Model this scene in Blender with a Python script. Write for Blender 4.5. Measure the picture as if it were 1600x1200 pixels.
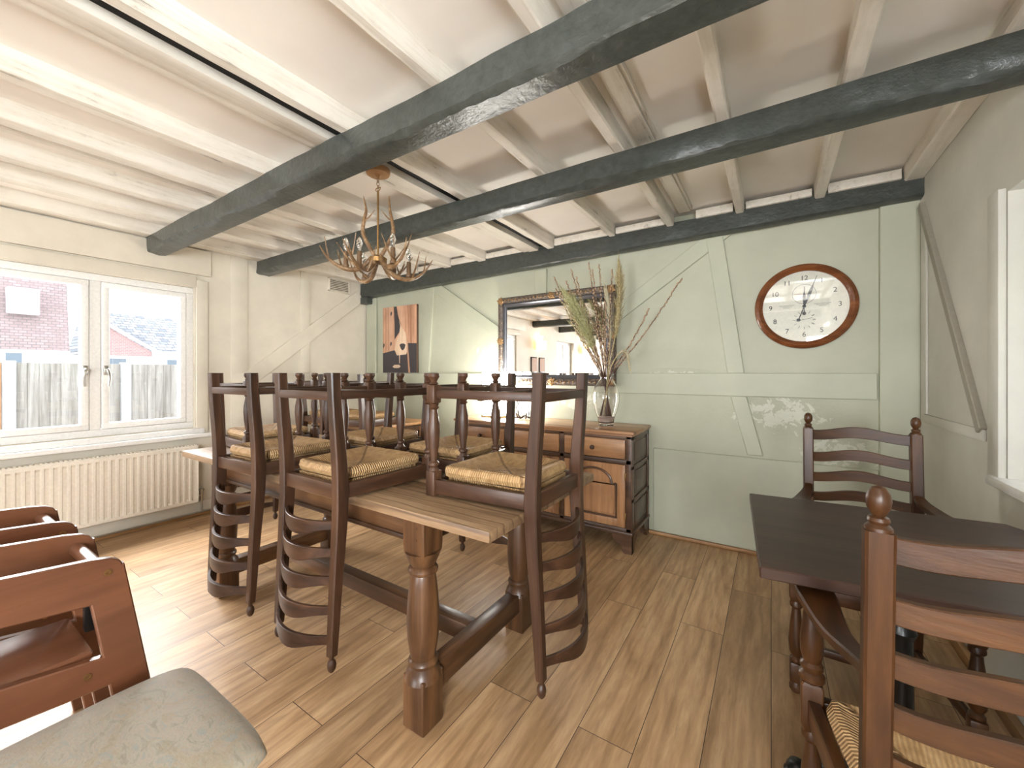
import bpy, bmesh, math, random
from mathutils import Vector, Matrix, noise
R = math.radians
C = bpy.context.scene.collection
scn = bpy.context.scene
for o in list(bpy.data.objects): bpy.data.objects.remove(o)

# ---------------------------------------------------------------- camera, light, exposure
EYE = 1.21
cd = bpy.data.cameras.new('camera'); cam = bpy.data.objects.new('camera', cd); C.objects.link(cam)
cd.sensor_width = 36; cd.lens = 628/1600*36; cd.shift_y = -17/1600; cd.clip_start = .03
cam.location = (0, 0, EYE); cam.rotation_euler = (R(90), 0, math.atan(405/628))
scn.camera = cam
scn.view_settings.view_transform = 'Standard'; scn.view_settings.look = 'None'
scn.view_settings.gamma = 1; scn.view_settings.use_curve_mapping = False
scn.view_settings.exposure = 1.25
w = bpy.data.worlds.new('sky'); scn.world = w; w.use_nodes = True
bg = w.node_tree.nodes['Background']; bg.inputs[0].default_value = (.93, .96, 1, 1); bg.inputs[1].default_value = 3.3
def light(name, kind, loc, energy, color=(1, 1, 1), **kw):
    l = bpy.data.lights.new(name, kind); l.energy = energy; l.color = color
    for k, v in kw.items(): setattr(l, k, v)
    o = bpy.data.objects.new(name, l); C.objects.link(o); o.location = loc
    return o
sun = light('sun', 'SUN', (-8, 0, 6), 2.5, (1, .98, .96), angle=R(55))
sun.rotation_euler = Vector((-.83, .03, .56)).to_track_quat('Z', 'Y').to_euler()

def fill_lamp(name, loc, d, sx, sy, energy, color=(.93, .97, 1)):      # added fill lamps, out of view behind the viewer and above the casement
    o = light(name, 'AREA', loc, energy, color, shape='RECTANGLE', size=sx, size_y=sy)
    o.rotation_euler = Vector(d).to_track_quat('-Z', 'Y').to_euler(); return o
fill_lamp('fill_lamp_far_window', (.98, -3.55, 1.38), (-1, 0, -.15), 1.2, 1.0, 22)  # added lamp at the unseen far window, fills the room
fill_lamp('fill_lamp_near_window', (.80, -1.6, 1.32), (-.5, .82, .35), .9, 1.0, 80)  # added lamp tilted up to brighten the ceiling
fill_lamp('fill_lamp_casement', (-5.35, .55, 2.75), (.83, 0, -.5), 2.6, 1.3, 215, (.96, .98, 1))  # added lamp outside above the casement, hidden from view
fill_lamp('fill_lamp_room_end', (-1.9, -6.15, 1.1), (0, 1, 0), 2.3, 1.9, 85)  # added lamp in the end opening, fills from behind

# ---------------------------------------------------------------- materials
def srgb(r, g, b):
    f = lambda c: c/12.92 if c <= .04045 else ((c+.055)/1.055)**2.4
    return (f(r/255), f(g/255), f(b/255), 1)
class NT:
    def __init__(s, name):
        s.m = bpy.data.materials.new(name); s.m.use_nodes = True; s.t = s.m.node_tree; s.n = s.t.nodes
        s.b = s.n['Principled BSDF']; s.o = s.n['Material Output']
    def add(s, t, **k):
        n = s.n.new(t)
        for a, v in k.items():
            if a.startswith('i_'): n.inputs[a[2:].replace('_', ' ')].default_value = v
            else: setattr(n, a, v)
        return n
    def l(s, a, b): s.t.links.new(a, b)
    def coord(s, scale=(1, 1, 1), rot=(0, 0, 0), loc=(0, 0, 0)):
        c = s.add('ShaderNodeTexCoord'); m = s.add('ShaderNodeMapping'); s.l(c.outputs['Object'], m.inputs[0])
        m.inputs['Scale'].default_value = scale; m.inputs['Rotation'].default_value = rot; m.inputs['Location'].default_value = loc
        return m.outputs[0]
    def noise(s, vec, scale, detail=4, rough=.55, dist=0):
        n = s.add('ShaderNodeTexNoise'); n.inputs['Scale'].default_value = scale; n.inputs['Detail'].default_value = detail
        n.inputs['Roughness'].default_value = rough; n.inputs['Distortion'].default_value = dist; s.l(vec, n.inputs['Vector'])
        return n.outputs['Fac']
    def ramp(s, fac, stops):
        n = s.add('ShaderNodeValToRGB'); e = n.color_ramp.elements
        while len(e) < len(stops): e.new(.5)
        for i, (p, c) in enumerate(stops): e[i].position = p; e[i].color = c
        s.l(fac, n.inputs[0]); return n.outputs[0]
    def mix(s, fac, a, b, mode='MIX'):
        n = s.add('ShaderNodeMix', data_type='RGBA', blend_type=mode)
        for k, v in ((0, fac), (6, a), (7, b)):
            if isinstance(v, (int, float, tuple)): n.inputs[k].default_value = v
            else: s.l(v, n.inputs[k])
        return n.outputs[2]
    def math(s, op, a, b=0.0):
        n = s.add('ShaderNodeMath', operation=op)
        for k, v in ((0, a), (1, b)):
            if isinstance(v, (int, float)): n.inputs[k].default_value = v
            else: s.l(v, n.inputs[k])
        return n.outputs[0]
    def bump(s, h, strength=.3, dist=.01):
        n = s.add('ShaderNodeBump'); n.inputs['Strength'].default_value = strength; n.inputs['Distance'].default_value = dist
        s.l(h, n.inputs['Height']); s.l(n.outputs[0], s.b.inputs['Normal'])
    def set(s, col=None, rough=.5, **k):
        if col is not None:
            if isinstance(col, tuple): s.b.inputs['Base Color'].default_value = col
            else: s.l(col, s.b.inputs['Base Color'])
        if isinstance(rough, (int, float)): s.b.inputs['Roughness'].default_value = rough
        else: s.l(rough, s.b.inputs['Roughness'])
        for a, v in k.items(): s.b.inputs[a.replace('_', ' ')].default_value = v
        return s.m

def wood(name, dark, mid, lite, axis='z', scale=14, rough=.38, coat=.25, bump=.15, streak=.5, seed=0):
    t = NT(name); st = {'x': (.07, 1, 1), 'y': (1, .07, 1), 'z': (1, 1, .07)}[axis]
    v = t.coord(st, loc=(seed, seed*.7, seed*.3))
    n1 = t.noise(v, scale, 6, .6, .8); n2 = t.noise(v, scale*5, 5, .7, .3)
    v2 = t.coord((1, 1, 1), loc=(seed*2, 0, 1)); n3 = t.noise(v2, 4, 3)
    c = t.ramp(n1, [(.25, dark), (.5, mid), (.75, lite)])
    c2 = t.ramp(n2, [(.3, (.45, .42, .4, 1)), (.62, (1, 1, 1, 1))])
    t.b.inputs['Specular IOR Level'].default_value = .35
    c = t.mix(streak, c, t.mix(1.0, c, c2, 'MULTIPLY'))
    c = t.mix(.5, c, t.mix(1.0, c, t.ramp(n3, [(.3, (.55, .5, .48, 1)), (.65, (1.15, 1.1, 1.05, 1))]), 'MULTIPLY'))
    t.bump(n2, bump, .004)
    r = t.math('MULTIPLY_ADD', n3, .25); t.n[-1]
    t.set(c, rough); t.b.inputs['Coat Weight'].default_value = coat; t.b.inputs['Coat Roughness'].default_value = .25
    return t.m
def woods(name, *a, **k): return {ax: wood(name+'_'+ax, *a, axis=ax, **k) for ax in 'xyz'}
CH = woods('dark_chair_wood', srgb(34, 22, 15), srgb(68, 45, 31), srgb(100, 70, 49), rough=.42, coat=.15)
AC = woods('armchair_wood', srgb(40, 24, 11), srgb(72, 44, 21), srgb(100, 65, 33), rough=.38, coat=.1, seed=3)
TB = woods('old_table_wood', srgb(40, 26, 16), srgb(88, 60, 38), srgb(132, 94, 60), rough=.4, scale=9, seed=5)
SB = woods('sideboard_wood', srgb(98, 66, 44), srgb(170, 126, 88), srgb(204, 162, 120), rough=.36, scale=7, seed=7)
SBD = woods('sideboard_dark', srgb(48, 34, 26), srgb(88, 64, 48), srgb(120, 90, 68), rough=.36, scale=7, seed=8)
HC = woods('highchair_wood', srgb(78, 46, 30), srgb(110, 70, 48), srgb(130, 86, 60), rough=.3, scale=5, coat=.5, bump=.04, streak=.25, seed=9)
DT = woods('dark_table_wood', srgb(32, 18, 11), srgb(54, 34, 24), srgb(72, 48, 35), rough=.42, coat=.05, bump=.05, seed=11)
CLK = wood('clock_wood', srgb(84, 46, 22), srgb(124, 72, 38), srgb(152, 94, 54), 'x', rough=.25, coat=.6)
STRIP = woods('pine_strip', srgb(120, 84, 50), srgb(164, 122, 78), srgb(184, 144, 98), rough=.5)

def table_top_mat():
    t = NT('table_top_oak'); v = t.coord((.10, 1, 1))
    n1 = t.noise(v, 9, 5, .6, 1.2); n2 = t.noise(v, 60, 4, .7)
    wv = t.add('ShaderNodeTexWave', wave_type='BANDS', bands_direction='Y'); wv.inputs['Scale'].default_value = 7
    wv.inputs['Distortion'].default_value = 9; wv.inputs['Detail'].default_value = 3; wv.inputs['Detail Scale'].default_value = 1.2
    t.l(v, wv.inputs[0])
    c = t.ramp(n1, [(.3, srgb(112, 86, 62)), (.55, srgb(148, 120, 90)), (.75, srgb(172, 146, 114))])
    g = t.ramp(wv.outputs['Fac'], [(0, (.3, .24, .2, 1)), (.06, (.7, .64, .58, 1)), (.12, (1, 1, 1, 1))])
    c = t.mix(.7, c, t.mix(1.0, c, g, 'MULTIPLY'))
    c = t.mix(.35, c, t.mix(1.0, c, t.ramp(n2, [(.35, (.4, .36, .32, 1)), (.6, (1, 1, 1, 1))]), 'MULTIPLY'))
    t.bump(n2, .25, .004); return t.set(c, .45)
M_TOP = table_top_mat()

def floor_mat():
    t = NT('oak_plank_floor')
    c = t.add('ShaderNodeTexCoord'); sp = t.add('ShaderNodeSeparateXYZ'); cb = t.add('ShaderNodeCombineXYZ')
    t.l(c.outputs['Object'], sp.inputs[0]); t.l(sp.outputs[1], cb.inputs[0]); t.l(sp.outputs[0], cb.inputs[1])
    br = t.add('ShaderNodeTexBrick', offset=.37, offset_frequency=2)
    br.inputs['Scale'].default_value = 1; br.inputs['Brick Width'].default_value = 1.28; br.inputs['Row Height'].default_value = .185
    br.inputs['Mortar Size'].default_value = .0013; br.inputs['Mortar Smooth'].default_value = .1
    br.inputs['Color1'].default_value = (0, 0, 0, 1); br.inputs['Color2'].default_value = (1, 1, 1, 1); br.inputs['Mortar'].default_value = (.5, .5, .5, 1)
    t.l(cb.outputs[0], br.inputs['Vector'])
    off = t.mix(1.0, br.outputs['Color'], (7.3, 3.1, 5.7, 1), 'MULTIPLY')
    va = t.add('ShaderNodeVectorMath', operation='ADD'); t.l(c.outputs['Object'], va.inputs[0]); t.l(off, va.inputs[1])
    mp = t.add('ShaderNodeMapping'); mp.inputs['Scale'].default_value = (1, .12, 1); t.l(va.outputs[0], mp.inputs[0])
    v = mp.outputs[0]
    n1 = t.noise(v, 7, 6, .6, 1.6); n2 = t.noise(v, 45, 5, .7, .4)
    mp2 = t.add('ShaderNodeMapping'); mp2.inputs['Scale'].default_value = (1, .35, 1); t.l(va.outputs[0], mp2.inputs[0])
    n3 = t.noise(mp2.outputs[0], 3.6, 3, .5, .6)
    wv = t.add('ShaderNodeTexWave', wave_type='BANDS', bands_direction='X'); wv.inputs['Scale'].default_value = 6
    wv.inputs['Distortion'].default_value = 11; wv.inputs['Detail'].default_value = 3; wv.inputs['Detail Scale'].default_value = .9; t.l(v, wv.inputs[0])
    col = t.ramp(n1, [(.28, srgb(150, 116, 80)), (.5, srgb(188, 153, 114)), (.74, srgb(210, 178, 138))])
    col = t.mix(.6, col, t.mix(1.0, col, t.ramp(br.outputs['Color'], [(0, (.72, .70, .68, 1)), (1, (1.16, 1.14, 1.12, 1))]), 'MULTIPLY'))
    col = t.mix(.30, col, t.mix(1.0, col, t.ramp(wv.outputs['Fac'], [(0, (.5, .42, .36, 1)), (.35, (1, 1, 1, 1))]), 'MULTIPLY'))
    col = t.mix(.45, col, t.mix(1.0, col, t.ramp(n2, [(.32, (.42, .36, .3, 1)), (.6, (1, 1, 1, 1))]), 'MULTIPLY'))
    col = t.mix(t.ramp(n3, [(.66, (0, 0, 0, 1)), (.78, (.75, .75, .75, 1))]), col, srgb(84, 62, 44))
    col = t.mix(br.outputs['Fac'], col, srgb(58, 42, 30))
    h = t.math('SUBTRACT', n2, br.outputs['Fac'])
    t.bump(h, .12, .004)
    return t.set(col, t.ramp(n1, [(.2, (.36, .36, .36, 1)), (.8, (.5, .5, .5, 1))]))
M_FLOOR = floor_mat()

def plaster(name, col, rough=.75, bump=.25, var=.06, patches=None, scale=3):
    t = NT(name); v = t.coord()
    n = t.noise(v, scale, 5, .6); n2 = t.noise(v, 38, 4, .6); n3 = t.noise(v, 1.3, 2)
    lo = tuple(c*(1-var*1.6) for c in col[:3])+(1,); hi = tuple(min(1, c*(1+var)) for c in col[:3])+(1,)
    c = t.ramp(n, [(.3, lo), (.7, hi)])
    h = t.math('ADD', n3, t.math('MULTIPLY', n2, .12))
    if patches:                                   # flaking paint, in given places (x, z, rx, rz)
        tc = t.add('ShaderNodeTexCoord'); sp = t.add('ShaderNodeSeparateXYZ'); t.l(tc.outputs['Object'], sp.inputs[0])
        tot = None
        for (px, pz, rx, rz) in patches:
            dx = t.math('DIVIDE', t.math('SUBTRACT', sp.outputs[0], px), rx); dz = t.math('DIVIDE', t.math('SUBTRACT', sp.outputs[2], pz), rz)
            d = t.math('ADD', t.math('MULTIPLY', dx, dx), t.math('MULTIPLY', dz, dz))
            mk = t.math('MAXIMUM', t.math('SUBTRACT', 1.0, d), 0.0)
            tot = mk if tot is None else t.math('MAXIMUM', tot, mk)
        nz = t.noise(v, 13, 6, .68, .6)
        f = t.math('GREATER_THAN', t.math('ADD', t.math('MULTIPLY', tot, .34), nz), .78)
        c = t.mix(f, c, srgb(198, 200, 184))
        edge = t.noise(v, 22, 5, .7, 1.0)
        h = t.math('SUBTRACT', t.math('ADD', h, t.math('MULTIPLY', t.math('MULTIPLY', tot, edge), 1.1)), t.math('MULTIPLY', f, .35))
    t.bump(h, bump, .02)
    return t.set(c, rough)
M_CREAM = plaster('cream_wall_paint', srgb(214, 206, 190), .6)
M_GREEN = plaster('sage_wall_paint', srgb(176, 177, 156), .55, .4, .05, [(.05, .93, .42, .17), (.35, .72, .35, .12), (-2.25, 1.38, .32, .2), (-1.35, .98, .35, .12), (-.62, 1.2, .3, .05)])
M_GREENT = plaster('sage_timber_paint', srgb(175, 177, 156), .5, .2, .05)
M_OFF = plaster('offwhite_wall_paint', srgb(198, 196, 186), .6, .35)
M_CEIL = plaster('ceiling_plaster', srgb(234, 228, 219), .7, .12, .04, scale=1.5)
def joist_mat():
    t = NT('cream_joist_paint'); v = t.coord((1, .06, 1)); n = t.noise(v, 26, 6, .75, .4); n2 = t.noise(t.coord(), 7, 5, .7)
    k = t.math('ADD', n, t.math('MULTIPLY', n2, .45))
    c = t.ramp(k, [(.50, srgb(142, 136, 126)), (.60, srgb(210, 203, 190)), (.8, srgb(224, 218, 207))])
    t.bump(n, .35, .006); return t.set(c, .55)
M_JOIST = joist_mat()
def beam_mat():
    t = NT('grey_green_beam_paint'); v = t.coord((.8, 1, 1)); n = t.noise(v, 34, 5, .6, .3); n2 = t.noise(v, 55, 3, .6)
    c = t.ramp(n, [(.3, srgb(50, 54, 50)), (.7, srgb(68, 72, 68))])
    t.bump(t.math('ADD', n, t.math('MULTIPLY', n2, .4)), .5, .006); return t.set(c, .33)
M_BEAM = beam_mat()
def flat(name, col, rough=.5, metal=0, bump=0, bs=60, **k):
    t = NT(name); v = t.coord(); n = t.noise(v, bs, 3)
    lo = tuple(c*.9 for c in col[:3])+(1,); c = t.ramp(n, [(.3, lo), (.7, col)])
    if bump: t.bump(n, bump, .003)
    return t.set(c, rough, Metallic=metal, **k)
M_UPVC = flat('white_upvc', srgb(240, 239, 236), .35)
M_RAD = flat('radiator_enamel', srgb(232, 224, 210), .35)
M_METAL = flat('brushed_metal', srgb(190, 188, 182), .3, 1)
M_BLACK = flat('black_paint', srgb(14, 14, 14), .3)
M_DARKGAP = flat('dark_gap', srgb(12, 11, 10), .8)
M_BRASS = flat('antique_brass', srgb(150, 116, 72), .35, .8)
M_COPPER = flat('copper_rose', srgb(178, 138, 96), .4, .3)
def antler_mat():
    t = NT('antler_horn'); n = t.noise(t.coord(), 30, 5, .6)
    return t.set(t.ramp(n, [(.3, srgb(84, 60, 38)), (.55, srgb(128, 98, 66)), (.75, srgb(180, 156, 124))]), .4)
M_ANT = antler_mat()
def glass(name, rough=0.0, ior=1.45):
    t = NT(name); t.b.inputs['Transmission Weight'].default_value = 1; t.b.inputs['Roughness'].default_value = rough
    t.b.inputs['IOR'].default_value = ior; t.b.inputs['Base Color'].default_value = (1, 1, 1, 1); return t.m
M_GLASS = glass('clear_glass')
def pane():
    t = NT('window_pane'); tr = t.add('ShaderNodeBsdfTransparent'); gl = t.add('ShaderNodeBsdfGlossy'); gl.inputs['Roughness'].default_value = .02
    mx = t.add('ShaderNodeMixShader'); mx.inputs[0].default_value = .06
    t.l(tr.outputs[0], mx.inputs[1]); t.l(gl.outputs[0], mx.inputs[2]); t.l(mx.outputs[0], t.o.inputs[0]); return t.m
M_PANE = pane()
def mirror_m():
    t = NT('mirror_silver'); return t.set((.92, .92, .92, 1), .0, Metallic=1.0)
M_MIRROR = mirror_m()
def emis(name, col, s):
    t = NT(name); t.b.inputs['Emission Color'].default_value = col; t.b.inputs['Emission Strength'].default_value = s
    return t.set(col, .8)
M_SHADE = emis('lit_white_shade', (1, .97, .92, 1), 22)
M_WARM = emis('lit_warm_shade', (1, .62, .28, 1), 1.6)
def frame_m():
    t = NT('ornate_frame_finish'); n = t.noise(t.coord(), 70, 5, .7)
    h = t.noise(t.coord(), 40, 3, .6)
    t.bump(h, .9, .012)
    return t.set(t.ramp(n, [(.3, srgb(48, 44, 44)), (.55, srgb(110, 98, 88)), (.75, srgb(176, 150, 116))]), .35, Metallic=.5)
M_FRAME = frame_m()
M_FRAMED = flat('frame_dark_moulding', srgb(88, 88, 92), .3, .5)
def rush(name, w, d):
    t = NT(name); tc = t.add('ShaderNodeTexCoord'); sp = t.add('ShaderNodeSeparateXYZ'); t.l(tc.outputs['Object'], sp.inputs[0])
    nz = t.noise(tc.outputs['Object'], 14, 3)
    ax = t.math('DIVIDE', t.math('ABSOLUTE', sp.outputs[0]), w); ay = t.math('DIVIDE', t.math('ABSOLUTE', sp.outputs[1]), d)
    side = t.math('GREATER_THAN', ax, ay)
    q = t.add('ShaderNodeMix', data_type='FLOAT'); t.l(side, q.inputs[0]); t.l(sp.outputs[0], q.inputs[2]); t.l(sp.outputs[1], q.inputs[3])
    ph = t.math('ADD', t.math('MULTIPLY', q.outputs[0], 700.0), t.math('MULTIPLY', nz, 2.5))
    st = t.math('MULTIPLY_ADD', t.math('SINE', ph), .5); t.n[-1].inputs[2].default_value = .5
    n2 = t.noise(tc.outputs['Object'], 45, 4, .65)
    c = t.ramp(n2, [(.25, srgb(150, 116, 74)), (.5, srgb(182, 146, 100)), (.75, srgb(202, 168, 122))])
    c = t.mix(.5, c, t.mix(1.0, c, t.ramp(st, [(0, (.42, .36, .3, 1)), (.5, (1, 1, 1, 1))]), 'MULTIPLY'))
    cr = t.math('LESS_THAN', t.math('ABSOLUTE', t.math('SUBTRACT', ax, ay)), .035)      # gap where the strands meet on the diagonals
    c = t.mix(cr, c, t.mix(1.0, c, (.5, .45, .38, 1), 'MULTIPLY'))
    t.bump(t.math('SUBTRACT', st, t.math('MULTIPLY', cr, 1.2)), .8, .004); return t.set(c, .6)
M_RUSH = rush('rush_seat', .20, .2); M_RUSHA = rush('rush_seat_wide', .25, .2)
def fabric():
    t = NT('grey_green_patterned_fabric'); v = t.coord((1, 1.6, 1), (0, 0, .6)); a = t.noise(v, 16, 6, .7, 2.2); b = t.noise(t.coord(loc=(5, 2, 1)), 11, 5, .65, 1.5)
    c = t.ramp(a, [(.35, srgb(134, 128, 112)), (.48, srgb(156, 150, 134)), (.52, srgb(160, 144, 126)), (.62, srgb(140, 142, 134))])
    c = t.mix(t.ramp(b, [(.5, (0, 0, 0, 1)), (.56, (.5, .5, .5, 1)), (.62, (0, 0, 0, 1))]), c, srgb(150, 132, 104))
    t.bump(t.noise(t.coord(), 220, 2), .15, .002); return t.set(c, .7, Sheen_Weight=.2)
M_FAB = fabric()

# ---------------------------------------------------------------- mesh helpers
def NB(): return bmesh.new()
def merge(bm, src, M=None):
    if M is not None: bmesh.ops.transform(src, matrix=M, verts=src.verts)
    me = bpy.data.meshes.new('tmp'); src.to_mesh(me); src.free(); bm.from_mesh(me); bpy.data.meshes.remove(me)
    return bm
def box(bm, c, s, bev=0.0, rot=None, seg=2):
    b = bmesh.new(); bmesh.ops.create_cube(b, size=1)
    bmesh.ops.scale(b, vec=s, verts=b.verts)
    if bev: bmesh.ops.bevel(b, geom=list(b.edges), offset=bev, segments=seg, affect='EDGES', profile=.5)
    M = Matrix.Translation(c)
    if rot: M = M @ rot.to_4x4()
    return merge(bm, b, M)
def bx(bm, x0, x1, y0, y1, z0, z1, bev=0.0): return box(bm, ((x0+x1)/2, (y0+y1)/2, (z0+z1)/2), (abs(x1-x0), abs(y1-y0), abs(z1-z0)), bev)
def lathe(bm, prof, c=(0, 0, 0), n=20, M=None):
    b = bmesh.new(); rings = []
    for (r, z) in prof:
        rings.append([b.verts.new((r*math.cos(2*math.pi*i/n), r*math.sin(2*math.pi*i/n), z)) for i in range(n)] if r > 1e-5 else [b.verts.new((0, 0, z))])
    for a, d in zip(rings, rings[1:]):
        for i in range(n):
            j = (i+1) % n
            q = [a[i % len(a)], a[j % len(a)], d[j % len(d)], d[i % len(d)]]
            u = []
            for v in q:
                if v not in u: u.append(v)
            if len(u) > 2:
                try: b.faces.new(u)
                except ValueError: pass
    if tuple(prof[0]) != tuple(prof[-1]):
        for rg in (rings[0], rings[-1]):
            if len(rg) > 2: b.faces.new(rg)
    bmesh.ops.recalc_face_normals(b, faces=b.faces)
    return merge(bm, b, (Matrix.Translation(c) @ (M.to_4x4() if M else Matrix.Identity(4))))
def loft(bm, rings, cap=True, closed=True):
    b = bmesh.new(); rs = [[b.verts.new(p) for p in r] for r in rings]; n = len(rs[0])
    for a, d in zip(rs, rs[1:]):
        for i in range(n if closed else n-1):
            j = (i+1) % n; b.faces.new((a[i], a[j], d[j], d[i]))
    if cap and closed: b.faces.new(rs[0]); b.faces.new(rs[-1])
    bmesh.ops.recalc_face_normals(b, faces=b.faces)
    return merge(bm, b)
def tube(bm, pts, rad, n=10):
    pts = [Vector(p) for p in pts]; rings = []
    if isinstance(rad, (int, float)): rad = [rad]*len(pts)
    up = None
    for i, p in enumerate(pts):
        t = (pts[min(i+1, len(pts)-1)]-pts[max(i-1, 0)]).normalized()
        if up is None: up = t.orthogonal().normalized()
        up = (up - t*up.dot(t)).normalized(); s = t.cross(up)
        rings.append([p+(up*math.cos(2*math.pi*k/n)+s*math.sin(2*math.pi*k/n))*rad[i] for k in range(n)])
    return loft(bm, rings)
def spline(P, n=8):
    P = [Vector(p) for p in P]; out = []
    for i in range(len(P)-1):
        a, b, c, d = P[max(i-1, 0)], P[i], P[i+1], P[min(i+2, len(P)-1)]
        for k in range(n):
            t = k/n; out.append(.5*((2*b)+(c-a)*t+(2*a-5*b+4*c-d)*t*t+(3*b-a-3*c+d)*t**3))
    out.append(P[-1]); return out
def lerps(vals, n):
    out = []
    for i in range(len(vals)-1):
        for k in range(n): out.append(vals[i]+(vals[i+1]-vals[i])*k/n)
    return out+[vals[-1]]
def prism(bm, poly, axis, a0, a1, bev=0):
    """poly in the two other axes, extruded from a0 to a1 along axis"""
    def P(u, v, a): return {'x': (a, u, v), 'y': (u, a, v), 'z': (u, v, a)}[axis]
    b = bmesh.new(); A = [b.verts.new(P(u, v, a0)) for u, v in poly]; B = [b.verts.new(P(u, v, a1)) for u, v in poly]; n = len(poly)
    b.faces.new(A); b.faces.new(B)
    for i in range(n): j = (i+1) % n; b.faces.new((A[i], A[j], B[j], B[i]))
    bmesh.ops.recalc_face_normals(b, faces=b.faces)
    if bev:
        es = [e for e in b.edges if len(e.link_faces) == 2 and e.calc_face_angle(0) > .5]
        bmesh.ops.bevel(b, geom=es, offset=bev, segments=1, affect='EDGES')
    return merge(bm, b)
def obj(name, bm, mat, parent=None, smooth=True, angle=32):
    if smooth:
        for f in bm.faces: f.smooth = True
        for e in bm.edges:
            if len(e.link_faces) == 2 and e.calc_face_angle(0) > R(angle): e.smooth = False
    me = bpy.data.meshes.new(name); bm.to_mesh(me); bm.free()
    for m in (mat if isinstance(mat, (list, tuple)) else [mat]): me.materials.append(m)
    o = bpy.data.objects.new(name, me); C.objects.link(o)
    if parent: o.parent = parent
    return o
def tag(o, label, cat=None, group=None, kind=None):
    o['label'] = label
    if cat: o['category'] = cat
    if group: o['group'] = group
    if kind: o['kind'] = kind
    return o
def thing(name, label, cat, loc=(0, 0, 0), rot=(0, 0, 0), group=None):
    o = bpy.data.objects.new(name, None); C.objects.link(o); o.location = loc; o.rotation_euler = rot; o.empty_display_size = .1
    return tag(o, label, cat, group)
def struct(name, bm, mat, label, cat, parent=None, **k): return tag(obj(name, bm, mat, parent, **k), label, cat, kind='structure')
def dup(root, loc, rot, label, group=None):
    r = root.copy(); C.objects.link(r); r.location = loc; r.rotation_euler = rot; r['label'] = label
    if group: r['group'] = group
    for ch in list(root.children):
        c = ch.copy(); C.objects.link(c); c.parent = r
        for g in list(ch.children):
            d = g.copy(); C.objects.link(d); d.parent = c
    return r

# ---------------------------------------------------------------- room shell
XL, XR, YB, YF, ZC = -4.12, .70, 3.15, -6.0, 2.36
bm = NB(); bx(bm, XL-.3, XR+.4, YF-.2, YB+.2, -.1, 0); struct('floor', bm, M_FLOOR, 'oak plank floor running from the doorway side to the green wall', 'floor')
bm = NB(); bx(bm, XL-.3, XR+.4, YF-.2, YB+.2, ZC, ZC+.1); struct('ceiling', bm, M_CEIL, 'cream plaster ceiling between the painted joists', 'ceiling')
bm = NB(); bx(bm, XL-.3, XR+.4, YB, YB+.2, 0, ZC); struct('wall_back', bm, M_GREEN, 'sage green wall carrying mirror, clock and dog picture', 'wall')
bm = NB(); bx(bm, XL-.3, -3.1, YF-.2, YF, 0, ZC); bx(bm, -.7, XR+.4, YF-.2, YF, 0, ZC); bx(bm, -3.1, -.7, YF-.2, YF, 2.08, ZC); struct('wall_front', bm, M_CREAM, 'cream wall at the far end behind the viewer', 'wall')
def wall_x(x0, x1, holes, ya, yb):
    b = NB(); ys = sorted([ya, yb]+[h[0] for h in holes]+[h[1] for h in holes])
    for a, c in zip(ys, ys[1:]):
        hh = [h for h in holes if h[0] <= a+1e-6 and h[1] >= c-1e-6]
        if hh: bx(b, x0, x1, a, c, 0, hh[0][2]); bx(b, x0, x1, a, c, hh[0][3], ZC)
        else: bx(b, x0, x1, a, c, 0, ZC)
    return b
W1 = (-.32, 1.41, .745, 1.935); W2 = (.75, 2.135, .835, 1.85); W3 = (-3.0, -2.05, .95, 1.95); W4 = (-4.2, -2.9, .8, 1.95); W5 = (-2.2, -1.0, .8, 1.95)
struct('wall_left', wall_x(XL-.25, XL, [W1, W3], YF, YB), M_CREAM, 'cream wall with the white casement window and radiator', 'wall')
struct('wall_right', wall_x(XR, XR+.3, [W2, W4, W5], YF, YB), M_OFF, 'off-white wall with deep window recess and crooked brace', 'wall')

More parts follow.
